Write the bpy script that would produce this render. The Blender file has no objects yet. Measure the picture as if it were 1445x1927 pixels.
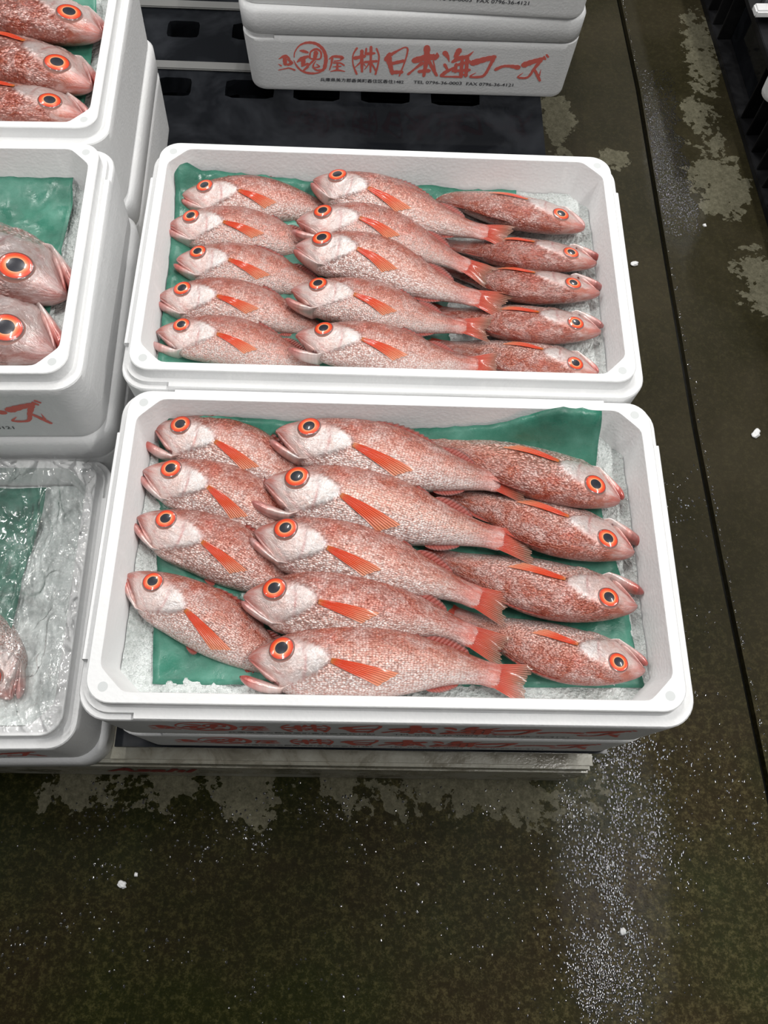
import bpy, bmesh, math, random
from mathutils import Vector, Matrix, noise
R = math.radians
scene = bpy.context.scene
col = scene.collection

# ------------------------------------------------------------------ camera
cam_data = bpy.data.cameras.new('camera')
cam = bpy.data.objects.new('camera', cam_data)
col.objects.link(cam)
cx = Vector((0.99938739, 0.00971996, 0.0336213))
cy = Vector((-0.02231383, 0.91704654, 0.39815541))
cz = -Vector((0.02696224, 0.39866172, -0.91670163))
M = Matrix((cx, cy, cz)).transposed().to_4x4()
M.translation = Vector((0.222694, -0.140371, 0.720214))
cam.matrix_world = M
cam_data.sensor_fit = 'VERTICAL'
cam_data.sensor_height = 36
cam_data.lens = 36 * 1564 / 1927
cam_data.clip_start = 0.01
scene.camera = cam

# ------------------------------------------------------------------ view, world, lamps
scene.view_settings.view_transform = 'Standard'
scene.view_settings.look = 'None'
scene.view_settings.gamma = 1
scene.view_settings.exposure = 0.0
scene.view_settings.use_curve_mapping = False
w = bpy.data.worlds.new('hall')
scene.world = w
w.use_nodes = True
bg = w.node_tree.nodes['Background']
bg.inputs[0].default_value = (0.93, 0.97, 1.0, 1)
bg.inputs[1].default_value = 0.22

def lamp(x, y, z, sx, sy, power, rz=0):
    d = bpy.data.lights.new('ceiling_lamp', 'AREA')
    d.shape = 'RECTANGLE'; d.size = sx; d.size_y = sy; d.energy = power
    d.color = (1.0, 0.985, 0.955)
    o = bpy.data.objects.new('ceiling_lamp', d)
    o.location = (x, y, z); o.rotation_euler = (0, 0, rz)
    col.objects.link(o)
    return o
# the hall: pale ceiling overhead, dim walls towards the horizon
wn = w.node_tree
_tc = wn.nodes.new('ShaderNodeTexCoord'); _sp = wn.nodes.new('ShaderNodeSeparateXYZ'); wn.links.new(_tc.outputs['Generated'], _sp.inputs[0])
_rp = wn.nodes.new('ShaderNodeValToRGB'); wn.links.new(_sp.outputs[2], _rp.inputs[0]); wn.links.new(_rp.outputs[0], bg.inputs[0])
_rp.color_ramp.elements[0].position = .15; _rp.color_ramp.elements[0].color = (.13, .132, .135, 1)
_rp.color_ramp.elements[1].position = .75; _rp.color_ramp.elements[1].color = (.98, .99, 1.0, 1)
LZ = 2.2
lamp(1.29, -0.07, LZ, 0.06, 1.10, 34)
lamp(2.10, 3.97, LZ, 0.12, 0.5, 30)
lamp(-0.95, 0.65, LZ, 0.05, 0.5, 13)
lamp(-1.5, 0.1, LZ, 0.05, 0.5, 6)
lamp(0.25, 2.3, LZ, 0.05, 0.5, 16)
lamp(0.10, 1.15, LZ, 0.05, 0.5, 12)
lamp(-0.9, 2.6, LZ, 0.05, 0.5, 12)
lamp(-2.5, 1.5, LZ, 0.05, 0.5, 12)
lamp(2.6, 1.3, LZ, 0.05, 0.5, 14)
lamp(1.15, 2.4, LZ, 0.05, 0.5, 12)

# ------------------------------------------------------------------ helpers
def mat(name):
    m = bpy.data.materials.new(name); m.use_nodes = True
    nt = m.node_tree
    return m, nt, nt.nodes['Principled BSDF']
def nd(nt, typ, **kw):
    n = nt.nodes.new(typ)
    for k, v in kw.items():
        if k.startswith('i_'):
            key = k[2:]; key = int(key) if key.isdigit() else key.replace('_', ' ')
            n.inputs[key].default_value = v
        else: setattr(n, k, v)
    return n
def lk(nt, a, b): nt.links.new(a, b)
def ramp(nt, fac, stops, interp='LINEAR'):
    r = nt.nodes.new('ShaderNodeValToRGB'); r.color_ramp.interpolation = interp
    e = r.color_ramp.elements
    while len(e) < len(stops): e.new(0.5)
    for k, (p, c) in enumerate(stops):
        e[k].position = p; e[k].color = (*c, 1) if len(c) == 3 else c
    lk(nt, fac, r.inputs[0]); return r
def mix(nt, fac, a, b, blend='MIX'):
    n = nt.nodes.new('ShaderNodeMix'); n.data_type = 'RGBA'; n.blend_type = blend
    for s, v in ((n.inputs[0], fac), (n.inputs[6], a), (n.inputs[7], b)):
        if hasattr(v, 'links'): lk(nt, v, s)
        else: s.default_value = v if not isinstance(v, tuple) or len(v) == 4 else (*v, 1)
    return n.outputs[2]
def mth(nt, op, a, b=None, c=None):
    n = nt.nodes.new('ShaderNodeMath'); n.operation = op
    for s, v in zip(n.inputs, (a, b, c)):
        if v is None: continue
        if hasattr(v, 'links'): lk(nt, v, s)
        else: s.default_value = v
    return n.outputs[0]
def noise_tex(nt, vec, scale, detail=4, rough=.5, dist=0):
    n = nd(nt, 'ShaderNodeTexNoise'); n.inputs['Scale'].default_value = scale
    n.inputs['Detail'].default_value = detail; n.inputs['Roughness'].default_value = rough
    n.inputs['Distortion'].default_value = dist
    if vec is not None: lk(nt, vec, n.inputs['Vector'])
    return n.outputs['Fac']
def voro(nt, vec, scale, feature='F1', rnd=1.0):
    n = nd(nt, 'ShaderNodeTexVoronoi', feature=feature); n.inputs['Scale'].default_value = scale
    n.inputs['Randomness'].default_value = rnd
    if vec is not None: lk(nt, vec, n.inputs['Vector'])
    return n.outputs['Distance']
def bump(nt, h, strength, dist, prev=None):
    b = nd(nt, 'ShaderNodeBump'); b.inputs['Strength'].default_value = strength
    b.inputs['Distance'].default_value = dist; lk(nt, h, b.inputs['Height'])
    if prev is not None: lk(nt, prev, b.inputs['Normal'])
    return b.outputs['Normal']
def s2l(r, g, b):
    f = lambda c: ((c/255+.055)/1.055)**2.4 if c > 10 else c/255/12.92
    return (f(r), f(g), f(b))
def mesh(name, verts, faces, m, parent=None, smooth=True, loc=None):
    me = bpy.data.meshes.new(name); me.from_pydata([tuple(v) for v in verts], [], faces)
    for mm in (m if isinstance(m, (list, tuple)) else [m]): me.materials.append(mm)
    if smooth: me.polygons.foreach_set('use_smooth', [True]*len(me.polygons))
    me.update()
    o = bpy.data.objects.new(name, me); col.objects.link(o)
    if parent is not None: o.parent = parent
    if loc is not None: o.location = loc
    return o
def empty(name, loc, rz=0):
    o = bpy.data.objects.new(name, None); o.location = loc; o.rotation_euler = (0, 0, rz)
    o.empty_display_size = .02; col.objects.link(o); return o
def tag(o, label=None, cat=None, group=None, kind=None):
    if label: o['label'] = label
    if cat: o['category'] = cat
    if group: o['group'] = group
    if kind: o['kind'] = kind
    return o
def flat_shade_by_angle(o, ang=35):
    me = o.data
    bm = bmesh.new(); bm.from_mesh(me)
    bmesh.ops.remove_doubles(bm, verts=bm.verts, dist=1e-6)
    bmesh.ops.recalc_face_normals(bm, faces=bm.faces)
    for e in bm.edges:
        if len(e.link_faces) == 2 and e.calc_face_angle(0) > R(ang): e.smooth = False
    bm.to_mesh(me); bm.free()
def bx(bm, x0, y0, z0, x1, y1, z1, bev=0):
    r = bmesh.ops.create_cube(bm, size=1)
    vs = r['verts']
    for v in vs:
        v.co = Vector((x0+(v.co.x+.5)*(x1-x0), y0+(v.co.y+.5)*(y1-y0), z0+(v.co.z+.5)*(z1-z0)))
    if bev:
        es = set(e for v in vs for e in v.link_edges)
        bmesh.ops.bevel(bm, geom=list(es), offset=bev, segments=2, affect='EDGES')
def bm_obj(name, bm, m, parent=None, smooth=False, loc=None):
    me = bpy.data.meshes.new(name); bm.to_mesh(me); bm.free()
    for mm in (m if isinstance(m, (list, tuple)) else [m]): me.materials.append(mm)
    if smooth: me.polygons.foreach_set('use_smooth', [True]*len(me.polygons))
    o = bpy.data.objects.new(name, me); col.objects.link(o)
    if parent is not None: o.parent = parent
    if loc is not None: o.location = loc
    return o
def lerp_tab(tab, u):
    for k in range(len(tab)-1):
        a, b = tab[k], tab[k+1]
        if u <= b[0] or k == len(tab)-2:
            t = (u-a[0])/(b[0]-a[0]); t = max(0, min(1, t))
            # smooth (Catmull-Rom) interpolation
            p0 = tab[k-1] if k > 0 else a; p3 = tab[k+2] if k+2 < len(tab) else b
            out = []
            for c in range(1, len(a)):
                m1 = (b[c]-p0[c])/max(1e-6, (b[0]-p0[0]))*(b[0]-a[0]); m2 = (p3[c]-a[c])/max(1e-6, (p3[0]-a[0]))*(b[0]-a[0])
                t2 = t*t; t3 = t2*t
                out.append((2*t3-3*t2+1)*a[c]+(t3-2*t2+t)*m1+(-2*t3+3*t2)*b[c]+(t3-t2)*m2)
            return out
def sst(a, b, x):
    t = max(0, min(1, (x-a)/(b-a))); return t*t*(3-2*t)
def mixc(a, b, t): return tuple(x+(y-x)*t for x, y in zip(a, b))

# ------------------------------------------------------------------ materials
def foam_material():
    m, nt, p = mat('expanded_polystyrene')
    tc = nd(nt, 'ShaderNodeTexCoord').outputs['Object']
    v = voro(nt, tc, 260); n1 = noise_tex(nt, tc, 14, 3); n2 = noise_tex(nt, tc, 900, 2)
    mp = nd(nt, 'ShaderNodeMapping'); mp.inputs['Scale'].default_value = (70, 70, 14); lk(nt, tc, mp.inputs[0])
    vm = voro(nt, mp.outputs[0], 1)
    spots = ramp(nt, vm, [(0.10, (1, 1, 1)), (0.28, (0, 0, 0))])
    c = ramp(nt, n1, [(0.3, (0.80, 0.805, 0.81)), (0.7, (0.85, 0.85, 0.85))]).outputs[0]
    c = mix(nt, mth(nt, 'MULTIPLY', spots.outputs[0], .35), c, (0.92, 0.92, 0.92))
    lk(nt, c, p.inputs['Base Color'])
    p.inputs['Roughness'].default_value = .5
    b = bump(nt, v, .12, .002); b = bump(nt, n2, .1, .0006, b)
    lk(nt, b, p.inputs['Normal'])
    p.inputs['Specular IOR Level'].default_value = .35
    return m
FOAM = foam_material()
def simple(name, c, rough=.5, spec=.5, **kw):
    m, nt, p = mat(name); p.inputs['Base Color'].default_value = (*c, 1)
    p.inputs['Roughness'].default_value = rough; p.inputs['Specular IOR Level'].default_value = spec
    for k, v in kw.items(): p.inputs[k.replace('_', ' ')].default_value = v
    return m
MARK = simple('foam_mark', (.62, .64, .64), .6)
RED = simple('red_print', s2l(236, 118, 106), .55)
INK = simple('dark_ink', (.06, .06, .07), .6)
MAROON = simple('maroon_print', s2l(140, 48, 44), .6)

def paper_material():
    m, nt, p = mat('green_paper')
    tc = nd(nt, 'ShaderNodeTexCoord').outputs['Object']
    n1 = noise_tex(nt, tc, 18, 5, .6); n2 = noise_tex(nt, tc, 700, 2); n3 = noise_tex(nt, tc, 45, 3)
    c = ramp(nt, n1, [(.3, s2l(26, 84, 68)), (.5, s2l(46, 116, 96)), (.72, s2l(86, 148, 130))]).outputs[0]
    c = mix(nt, mth(nt, 'MULTIPLY', n2, .22), c, s2l(120, 170, 152))
    lk(nt, c, p.inputs['Base Color'])
    r = ramp(nt, n3, [(.4, (.55, .55, .55)), (.6, (.22, .22, .22))]); lk(nt, r.outputs[0], p.inputs['Roughness'])
    b = bump(nt, n1, .5, .004); b = bump(nt, n2, .2, .0005, b); lk(nt, b, p.inputs['Normal'])
    return m
PAPER = paper_material()
def ice_material():
    m, nt, p = mat('crushed_ice')
    tc = nd(nt, 'ShaderNodeTexCoord').outputs['Object']
    v = voro(nt, tc, 230); v2 = voro(nt, tc, 620); n1 = noise_tex(nt, tc, 30, 4)
    c = ramp(nt, n1, [(.3, s2l(168, 176, 172)), (.7, s2l(214, 220, 218))]).outputs[0]
    c = mix(nt, mth(nt, 'MULTIPLY', v, .45), c, (.92, .94, .94))
    lk(nt, c, p.inputs['Base Color']); p.inputs['Roughness'].default_value = .16
    p.inputs['Subsurface Weight'].default_value = 0
    b = bump(nt, v, .55, .004); b = bump(nt, v2, .5, .0015, b); lk(nt, b, p.inputs['Normal'])
    return m
ICE = ice_material()

def floor_material():
    m, nt, p = mat('wet_concrete')
    geo = nd(nt, 'ShaderNodeNewGeometry').outputs['Position']
    sep = nd(nt, 'ShaderNodeSeparateXYZ'); lk(nt, geo, sep.inputs[0])
    X, Y = sep.outputs[0], sep.outputs[1]
    n1 = noise_tex(nt, geo, 5, 5, .6); n2 = noise_tex(nt, geo, 150, 6, .8); n3 = noise_tex(nt, geo, 320, 3, .7); n4 = noise_tex(nt, geo, 2.3, 2)
    wet = ramp(nt, n2, [(.40, s2l(8, 6, 1)), (.50, s2l(34, 31, 15)), (.63, s2l(96, 90, 60))]).outputs[0]
    warm = mix(nt, .0, wet, wet)
    green = mix(nt, .5, wet, s2l(44, 50, 18)); brown = mix(nt, .5, wet, s2l(60, 45, 30))
    tone = ramp(nt, n1, [(.38, (0, 0, 0)), (.62, (1, 1, 1))]).outputs[0]
    wet = mix(nt, mth(nt, 'MULTIPLY', tone, .7), green, brown)
    # smoother, greyer slab further back
    far = ramp(nt, mth(nt, 'ADD', Y, mth(nt, 'MULTIPLY', n4, .3)), [(.12, (0, 0, 0)), (.42, (1, 1, 1))]).outputs[0]
    smooth = ramp(nt, n1, [(.3, s2l(36, 31, 21)), (.7, s2l(58, 54, 41))]).outputs[0]
    wet = mix(nt, mth(nt, 'MULTIPLY', far, .75), wet, smooth)
    near = ramp(nt, mth(nt, 'ADD', X, mth(nt, 'MULTIPLY', n4, .35)), [(.25, (.62, .62, .50)), (.75, (1.1, 1.05, 1.0))]).outputs[0]
    wet = mix(nt, mth(nt, 'SUBTRACT', 1.0, far), wet, mix(nt, 1.0, wet, near, 'MULTIPLY'))
    # dry patches with crisp edges
    dn = noise_tex(nt, geo, 9, 6, .62, .4)
    dn2 = noise_tex(nt, geo, 60, 4, .6)
    def patch(cx_, cy_, rx, ry, thr=.5):
        a = mth(nt, 'DIVIDE', mth(nt, 'SUBTRACT', X, cx_), rx); b = mth(nt, 'DIVIDE', mth(nt, 'SUBTRACT', Y, cy_), ry)
        d = mth(nt, 'ADD', mth(nt, 'MULTIPLY', a, a), mth(nt, 'MULTIPLY', b, b))
        v = mth(nt, 'ADD', mth(nt, 'SUBTRACT', 1.0, d), mth(nt, 'MULTIPLY', mth(nt, 'SUBTRACT', dn, thr), 6.0))
        v = mth(nt, 'ADD', v, mth(nt, 'MULTIPLY', mth(nt, 'SUBTRACT', dn2, .5), 2.2))
        return v
    vals = [patch(.10, -.035, .36, .045), patch(.40, -.03, .20, .055), patch(.885, 1.12, .055, .20), patch(.93, .84, .07, .11),
            patch(.90, 1.42, .05, .16), patch(.585, 1.22, .04, .13), patch(.69, 1.12, .03, .04)]
    mx = vals[0]
    for v in vals[1:]: mx = mth(nt, 'MAXIMUM', mx, v)
    dry = ramp(nt, mx, [(.47, (0, 0, 0)), (.53, (1, 1, 1))]).outputs[0]
    dryc = ramp(nt, n2, [(.3, s2l(70, 68, 54)), (.7, s2l(122, 118, 100))]).outputs[0]
    c = mix(nt, mth(nt, 'MULTIPLY', dry, .8), wet, dryc)
    lk(nt, c, p.inputs['Base Color'])
    # wet film and droplets
    rr = ramp(nt, n1, [(.3, (.28, .28, .28)), (.7, (.46, .46, .46))]).outputs[0]
    rgh = mix(nt, dry, rr, (.6, .6, .6))
    # two smoother, beaded strips, placed to take the lamp glints on the wet slab
    def strip(cx_, cy_, rx, ry):
        a = mth(nt, 'DIVIDE', mth(nt, 'SUBTRACT', X, cx_), rx); b = mth(nt, 'DIVIDE', mth(nt, 'SUBTRACT', Y, cy_), ry)
        d = mth(nt, 'ADD', mth(nt, 'MULTIPLY', a, a), mth(nt, 'MULTIPLY', b, b))
        return mth(nt, 'SUBTRACT', 1.25, d)
    st = mth(nt, 'MAXIMUM', strip(.56, -.12, .075, .24), strip(.80, 1.08, .055, .22))
    stm = mth(nt, 'MAXIMUM', mth(nt, 'MINIMUM', mth(nt, 'ADD', st, mth(nt, 'MULTIPLY', mth(nt, 'SUBTRACT', dn2, .5), 1.5)), 1.0), 0.0)
    lk(nt, mix(nt, mth(nt, 'MINIMUM', mth(nt, 'MULTIPLY', stm, 1.3), 1.0), rgh, (.16, .16, .16)), p.inputs['Roughness'])
    lk(nt, mth(nt, 'ADD', .055, mth(nt, 'MULTIPLY', stm, .06)), p.inputs['Specular IOR Level'])
    vb = nd(nt, 'ShaderNodeTexVoronoi'); vb.inputs['Scale'].default_value = 300; lk(nt, geo, vb.inputs['Vector'])
    vs_ = nd(nt, 'ShaderNodeSeparateColor'); lk(nt, vb.outputs['Color'], vs_.inputs[0])
    bead = ramp(nt, vb.outputs['Distance'], [(0, (1, 1, 1)), (.25, (.8, .8, .8)), (.45, (0, 0, 0))], 'B_SPLINE').outputs[0]
    bead = mth(nt, 'MULTIPLY', bead, stm)
    bead = mth(nt, 'MULTIPLY', bead, mth(nt, 'POWER', vs_.outputs[0], 1.5))
    b0 = bump(nt, n1, .10, .01)
    b = bump(nt, n2, .35, .0012, b0); b = bump(nt, n3, .30, .0005, b); b = bump(nt, bead, 1.0, .0003, b)
    lk(nt, b, p.inputs['Normal'])
    return m
FLOOR = floor_material()

def grey_pallet_material():
    m, nt, p = mat('grey_plastic')
    tc = nd(nt, 'ShaderNodeTexCoord').outputs['Object']
    n1 = noise_tex(nt, tc, 22, 5, .6, .5); n2 = noise_tex(nt, tc, 300, 3)
    c = ramp(nt, n1, [(.32, s2l(112, 106, 92)), (.5, s2l(150, 146, 132)), (.7, s2l(178, 176, 164))]).outputs[0]
    lk(nt, c, p.inputs['Base Color'])
    r = ramp(nt, n1, [(.4, (.18, .18, .18)), (.6, (.45, .45, .45))]).outputs[0]; lk(nt, r, p.inputs['Roughness'])
    lk(nt, bump(nt, n2, .4, .001), p.inputs['Normal'])
    return m
GREYPL = grey_pallet_material()
def black_material(name, base=(.012, .013, .015), r0=.06, r1=.22):
    m, nt, p = mat(name)
    tc = nd(nt, 'ShaderNodeTexCoord').outputs['Object']
    n1 = noise_tex(nt, tc, 9, 4, .6, .4)
    c = ramp(nt, n1, [(.45, base), (.62, tuple(2*x+.006 for x in base))]).outputs[0]
    lk(nt, c, p.inputs['Base Color'])
    p.inputs['Specular IOR Level'].default_value = .13
    r = ramp(nt, n1, [(.5, (r0,)*3), (.68, (r1,)*3)]).outputs[0]; lk(nt, r, p.inputs['Roughness'])
    return m
BLACK = black_material('wet_black_plastic', (.007, .008, .010))
BLACK2 = black_material('worn_black_plastic', (.010, .010, .011), .3, .5)
GREYRIB = simple('grey_worn_edge', (.16, .16, .155), .5)

def fish_material():
    m, nt, p = mat('fish_skin')
    at = nd(nt, 'ShaderNodeAttribute', attribute_name='tint'); am = nd(nt, 'ShaderNodeAttribute', attribute_name='scales')
    uv = nd(nt, 'ShaderNodeUVMap', uv_map='skin').outputs[0]
    oi = nd(nt, 'ShaderNodeObjectInfo').outputs['Random']
    cmb = nd(nt, 'ShaderNodeCombineXYZ'); lk(nt, mth(nt, 'MULTIPLY', oi, 37), cmb.inputs[2])
    va = nd(nt, 'ShaderNodeVectorMath', operation='ADD'); lk(nt, uv, va.inputs[0]); lk(nt, cmb.outputs[0], va.inputs[1])
    vec = va.outputs[0]
    mp = nd(nt, 'ShaderNodeMapping'); mp.inputs['Scale'].default_value = (1.0, 1.25, 1); lk(nt, vec, mp.inputs[0])
    sc_d = voro(nt, mp.outputs[0], 96, 'F1', .75)
    vz = nd(nt, 'ShaderNodeTexVoronoi', feature='F1'); vz.inputs['Scale'].default_value = 96; vz.inputs['Randomness'].default_value = .75
    lk(nt, mp.outputs[0], vz.inputs['Vector'])
    cellr = nd(nt, 'ShaderNodeSeparateColor'); lk(nt, vz.outputs['Color'], cellr.inputs[0])
    nz = noise_tex(nt, vec, 14, 5, .65, .3); nf = noise_tex(nt, vec, 120, 3, .6); nm = noise_tex(nt, vec, 38, 4, .7, .6)
    base = at.outputs['Color']
    redd = mix(nt, 1.0, base, (.82, .45, .32, 1), 'MULTIPLY')
    lite = mix(nt, .75, base, (.72, .68, .67, 1))
    f = ramp(nt, nm, [(.40, (0, 0, 0)), (.68, (1, 1, 1))]).outputs[0]
    c = mix(nt, mth(nt, 'MULTIPLY', f, .45), base, redd)
    f2 = ramp(nt, nz, [(.42, (0, 0, 0)), (.66, (1, 1, 1))]).outputs[0]
    c = mix(nt, mth(nt, 'MULTIPLY', f2, .62), c, lite)
    edge = ramp(nt, sc_d, [(.34, (0, 0, 0)), (.62, (1, 1, 1))]).outputs[0]
    scm = am.outputs['Fac']
    dark = mix(nt, 1.0, c, (.66, .40, .34, 1), 'MULTIPLY')
    c = mix(nt, mth(nt, 'MULTIPLY', mth(nt, 'MULTIPLY', edge, scm), .85), c, dark)
    core = ramp(nt, sc_d, [(.05, (1, 1, 1)), (.30, (0, 0, 0))]).outputs[0]
    cell = mth(nt, 'MULTIPLY', mth(nt, 'MULTIPLY', mth(nt, 'MULTIPLY', ramp(nt, cellr.outputs[0], [(.35, (0, 0, 0)), (1, (1, 1, 1))]).outputs[0], core), scm), .65)
    c = mix(nt, cell, c, (.92, .87, .85, 1))
    fine = ramp(nt, nf, [(.35, (.78, .72, .70)), (.65, (1.0, 1.0, 1.0))]).outputs[0]
    c = mix(nt, .7, c, mix(nt, 1.0, c, fine, 'MULTIPLY'))
    lk(nt, c, p.inputs['Base Color'])
    p.inputs['Metallic'].default_value = .35
    p.inputs['Roughness'].default_value = .30
    p.inputs['Specular IOR Level'].default_value = .6
    p.inputs['Coat Weight'].default_value = 1.0; p.inputs['Coat Roughness'].default_value = .13; p.inputs['Coat IOR'].default_value = 1.6
    hs = mth(nt, 'MULTIPLY', sc_d, scm)
    b = bump(nt, hs, .6, -.0014); b = bump(nt, nm, .5, .0018, b); b = bump(nt, nf, .6, .0006, b)
    lk(nt, b, p.inputs['Normal'])
    nfc = noise_tex(nt, vec, 210, 2, .6)
    cb = bump(nt, nm, .5, .0016); cb = bump(nt, nfc, .8, .0006, cb); cb = bump(nt, hs, .5, -.0012, cb)
    def tilt(nrm, k):
        sb = nd(nt, 'ShaderNodeVectorMath', operation='SUBTRACT'); lk(nt, vz.outputs['Color'], sb.inputs[0]); sb.inputs[1].default_value = (.5, .5, .5)
        ms = nd(nt, 'ShaderNodeVectorMath', operation='SCALE'); lk(nt, sb.outputs[0], ms.inputs[0]); lk(nt, mth(nt, 'MULTIPLY', mth(nt, 'ADD', mth(nt, 'MULTIPLY', scm, .8), .2), k), ms.inputs['Scale'])
        ad = nd(nt, 'ShaderNodeVectorMath', operation='ADD'); lk(nt, ms.outputs[0], ad.inputs[0]); lk(nt, nrm, ad.inputs[1])
        no = nd(nt, 'ShaderNodeVectorMath', operation='NORMALIZE'); lk(nt, ad.outputs[0], no.inputs[0]); return no.outputs[0]
    lk(nt, tilt(b, .45), p.inputs['Normal'])
    lk(nt, tilt(cb, .8), p.inputs['Coat Normal'])
    return m
SKIN = fish_material()
def eye_material():
    m, nt, p = mat('fish_eye')
    uv = nd(nt, 'ShaderNodeUVMap', uv_map='skin'); sep = nd(nt, 'ShaderNodeSeparateXYZ'); lk(nt, uv.outputs[0], sep.inputs[0])
    n = noise_tex(nt, uv.outputs[0], 3.5, 4, .6, .5)
    r = mth(nt, 'ADD', sep.outputs[2] if False else sep.outputs[0], mth(nt, 'MULTIPLY', mth(nt, 'SUBTRACT', n, .5), .05))
    c = ramp(nt, r, [(0, s2l(38, 38, 46)), (.42, s2l(46, 46, 54)), (.45, s2l(60, 30, 24)), (.48, s2l(250, 176, 134)), (.54, s2l(240, 128, 78)),
                     (.66, s2l(232, 84, 40)), (.80, s2l(216, 58, 32)), (.84, s2l(130, 56, 44)), (.88, s2l(110, 88, 86)), (.93, s2l(150, 112, 102)), (1.0, s2l(196, 140, 128))]).outputs[0]
    lk(nt, c, p.inputs['Base Color']); p.inputs['Roughness'].default_value = .25
    p.inputs['Coat Weight'].default_value = 1; p.inputs['Coat Roughness'].default_value = .03
    p.inputs['Specular IOR Level'].default_value = .4
    return m
EYE = eye_material()
def fin_material(name, stops, alpha=.0):
    m, nt, p = mat(name)
    uv = nd(nt, 'ShaderNodeUVMap', uv_map='skin'); sep = nd(nt, 'ShaderNodeSeparateXYZ'); lk(nt, uv.outputs[0], sep.inputs[0])
    U, V = sep.outputs[0], sep.outputs[1]
    n = noise_tex(nt, uv.outputs[0], 6, 3)
    ray = mth(nt, 'SINE', mth(nt, 'MULTIPLY', V, 110.0))
    c = ramp(nt, mth(nt, 'ADD', U, mth(nt, 'MULTIPLY', mth(nt, 'SUBTRACT', n, .5), .25)), stops).outputs[0]
    rc = mix(nt, 1.0, c, (.78, .62, .56, 1), 'MULTIPLY')
    c = mix(nt, ramp(nt, ray, [(.1, (1, 1, 1)), (.6, (0, 0, 0))]).outputs[0], c, rc)
    lk(nt, c, p.inputs['Base Color']); p.inputs['Roughness'].default_value = .28
    p.inputs['Coat Weight'].default_value = .3; p.inputs['Coat Roughness'].default_value = .1
    lk(nt, bump(nt, mth(nt, 'ADD', ray, mth(nt, 'MULTIPLY', n, 2)), .5, .0006), p.inputs['Normal'])
    if alpha:
        a = mth(nt, 'MULTIPLY', mth(nt, 'MAXIMUM', mth(nt, 'SUBTRACT', U, .45), 0.0), alpha)
        a = mth(nt, 'SUBTRACT', 1.0, mth(nt, 'MULTIPLY', a, mth(nt, 'ADD', mth(nt, 'MULTIPLY', ray, -.35), .65)))
        lk(nt, a, p.inputs['Alpha'])
    return m
PECT = fin_material('pectoral_fin_skin', [(0, s2l(200, 120, 24)), (.08, s2l(224, 80, 26)), (.2, s2l(228, 66, 28)), (.6, s2l(236, 92, 52)), (1, s2l(242, 160, 122))], .3)
TAIL = fin_material('tail_fin_skin', [(0, s2l(206, 132, 118)), (.28, s2l(196, 74, 56)), (.6, s2l(196, 96, 74)), (1, s2l(158, 122, 104))], 1.1)
DORS = fin_material('dorsal_fin_skin', [(0, s2l(150, 62, 52)), (.6, s2l(170, 84, 74)), (1, s2l(120, 90, 88))], .8)

def film_material():
    m = bpy.data.materials.new('clear_film'); m.use_nodes = True; nt = m.node_tree
    nt.nodes.clear()
    out = nd(nt, 'ShaderNodeOutputMaterial'); tr = nd(nt, 'ShaderNodeBsdfTransparent'); gl = nd(nt, 'ShaderNodeBsdfGlossy')
    df = nd(nt, 'ShaderNodeBsdfDiffuse'); df.inputs[0].default_value = (.85, .9, .88, 1)
    gl.inputs['Roughness'].default_value = .09
    tc = nd(nt, 'ShaderNodeTexCoord').outputs['Object']
    n = noise_tex(nt, tc, 40, 3, .5, 1.5); bn = bump(nt, n, .6, .004); lk(nt, bn, gl.inputs['Normal'])
    fr = nd(nt, 'ShaderNodeFresnel'); fr.inputs[0].default_value = 1.45; lk(nt, bn, fr.inputs[1])
    m1 = nd(nt, 'ShaderNodeMixShader'); m1.inputs[0].default_value = .05; lk(nt, tr.outputs[0], m1.inputs[1]); lk(nt, df.outputs[0], m1.inputs[2])
    m2 = nd(nt, 'ShaderNodeMixShader'); lk(nt, mth(nt, 'MULTIPLY', fr.outputs[0], 2.6), m2.inputs[0]); lk(nt, m1.outputs[0], m2.inputs[1]); lk(nt, gl.outputs[0], m2.inputs[2])
    lk(nt, m2.outputs[0], out.inputs[0])
    return m
FILM = film_material()

# ------------------------------------------------------------------ floor
FZ = -.45
seam = [(.722, 2.6), (.745, 1.568), (.756, 1.3), (.759, .861), (.762, .535), (.770, .279), (.784, -.034), (.80, -.6), (.82, -1.5)]
def slab(name, side):
    vs, fs = [], []
    for x, y in seam:
        xe = x-.0045 if side < 0 else x+.0045
        vs.append((xe, y, FZ)); vs.append((xe+.0015*side*-1, y, FZ-.012) if True else None); vs.append((-3.0 if side < 0 else 4.0, y, FZ))
    for k in range(len(seam)-1):
        a = 3*k; b = a+3
        fs.append((a, b, b+2, a+2)); fs.append((a, a+1, b+1, b))
    o = mesh(name, vs, fs, FLOOR, smooth=False); flat_shade_by_angle(o, 30); return tag(o, kind='structure')
slab('floor', -1); slab('floor', 1)
gv, gf = [], []
for k, (x, y) in enumerate(seam):
    gv += [(x-.012, y, FZ-.010), (x+.012, y, FZ-.010)]
    if k: gf.append((2*k-2, 2*k-1, 2*k+1, 2*k))
JOINT = simple('wet_joint', (.004, .004, .003), .12)
tag(mesh('floor', gv, gf, JOINT, smooth=False), kind='structure')

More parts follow.
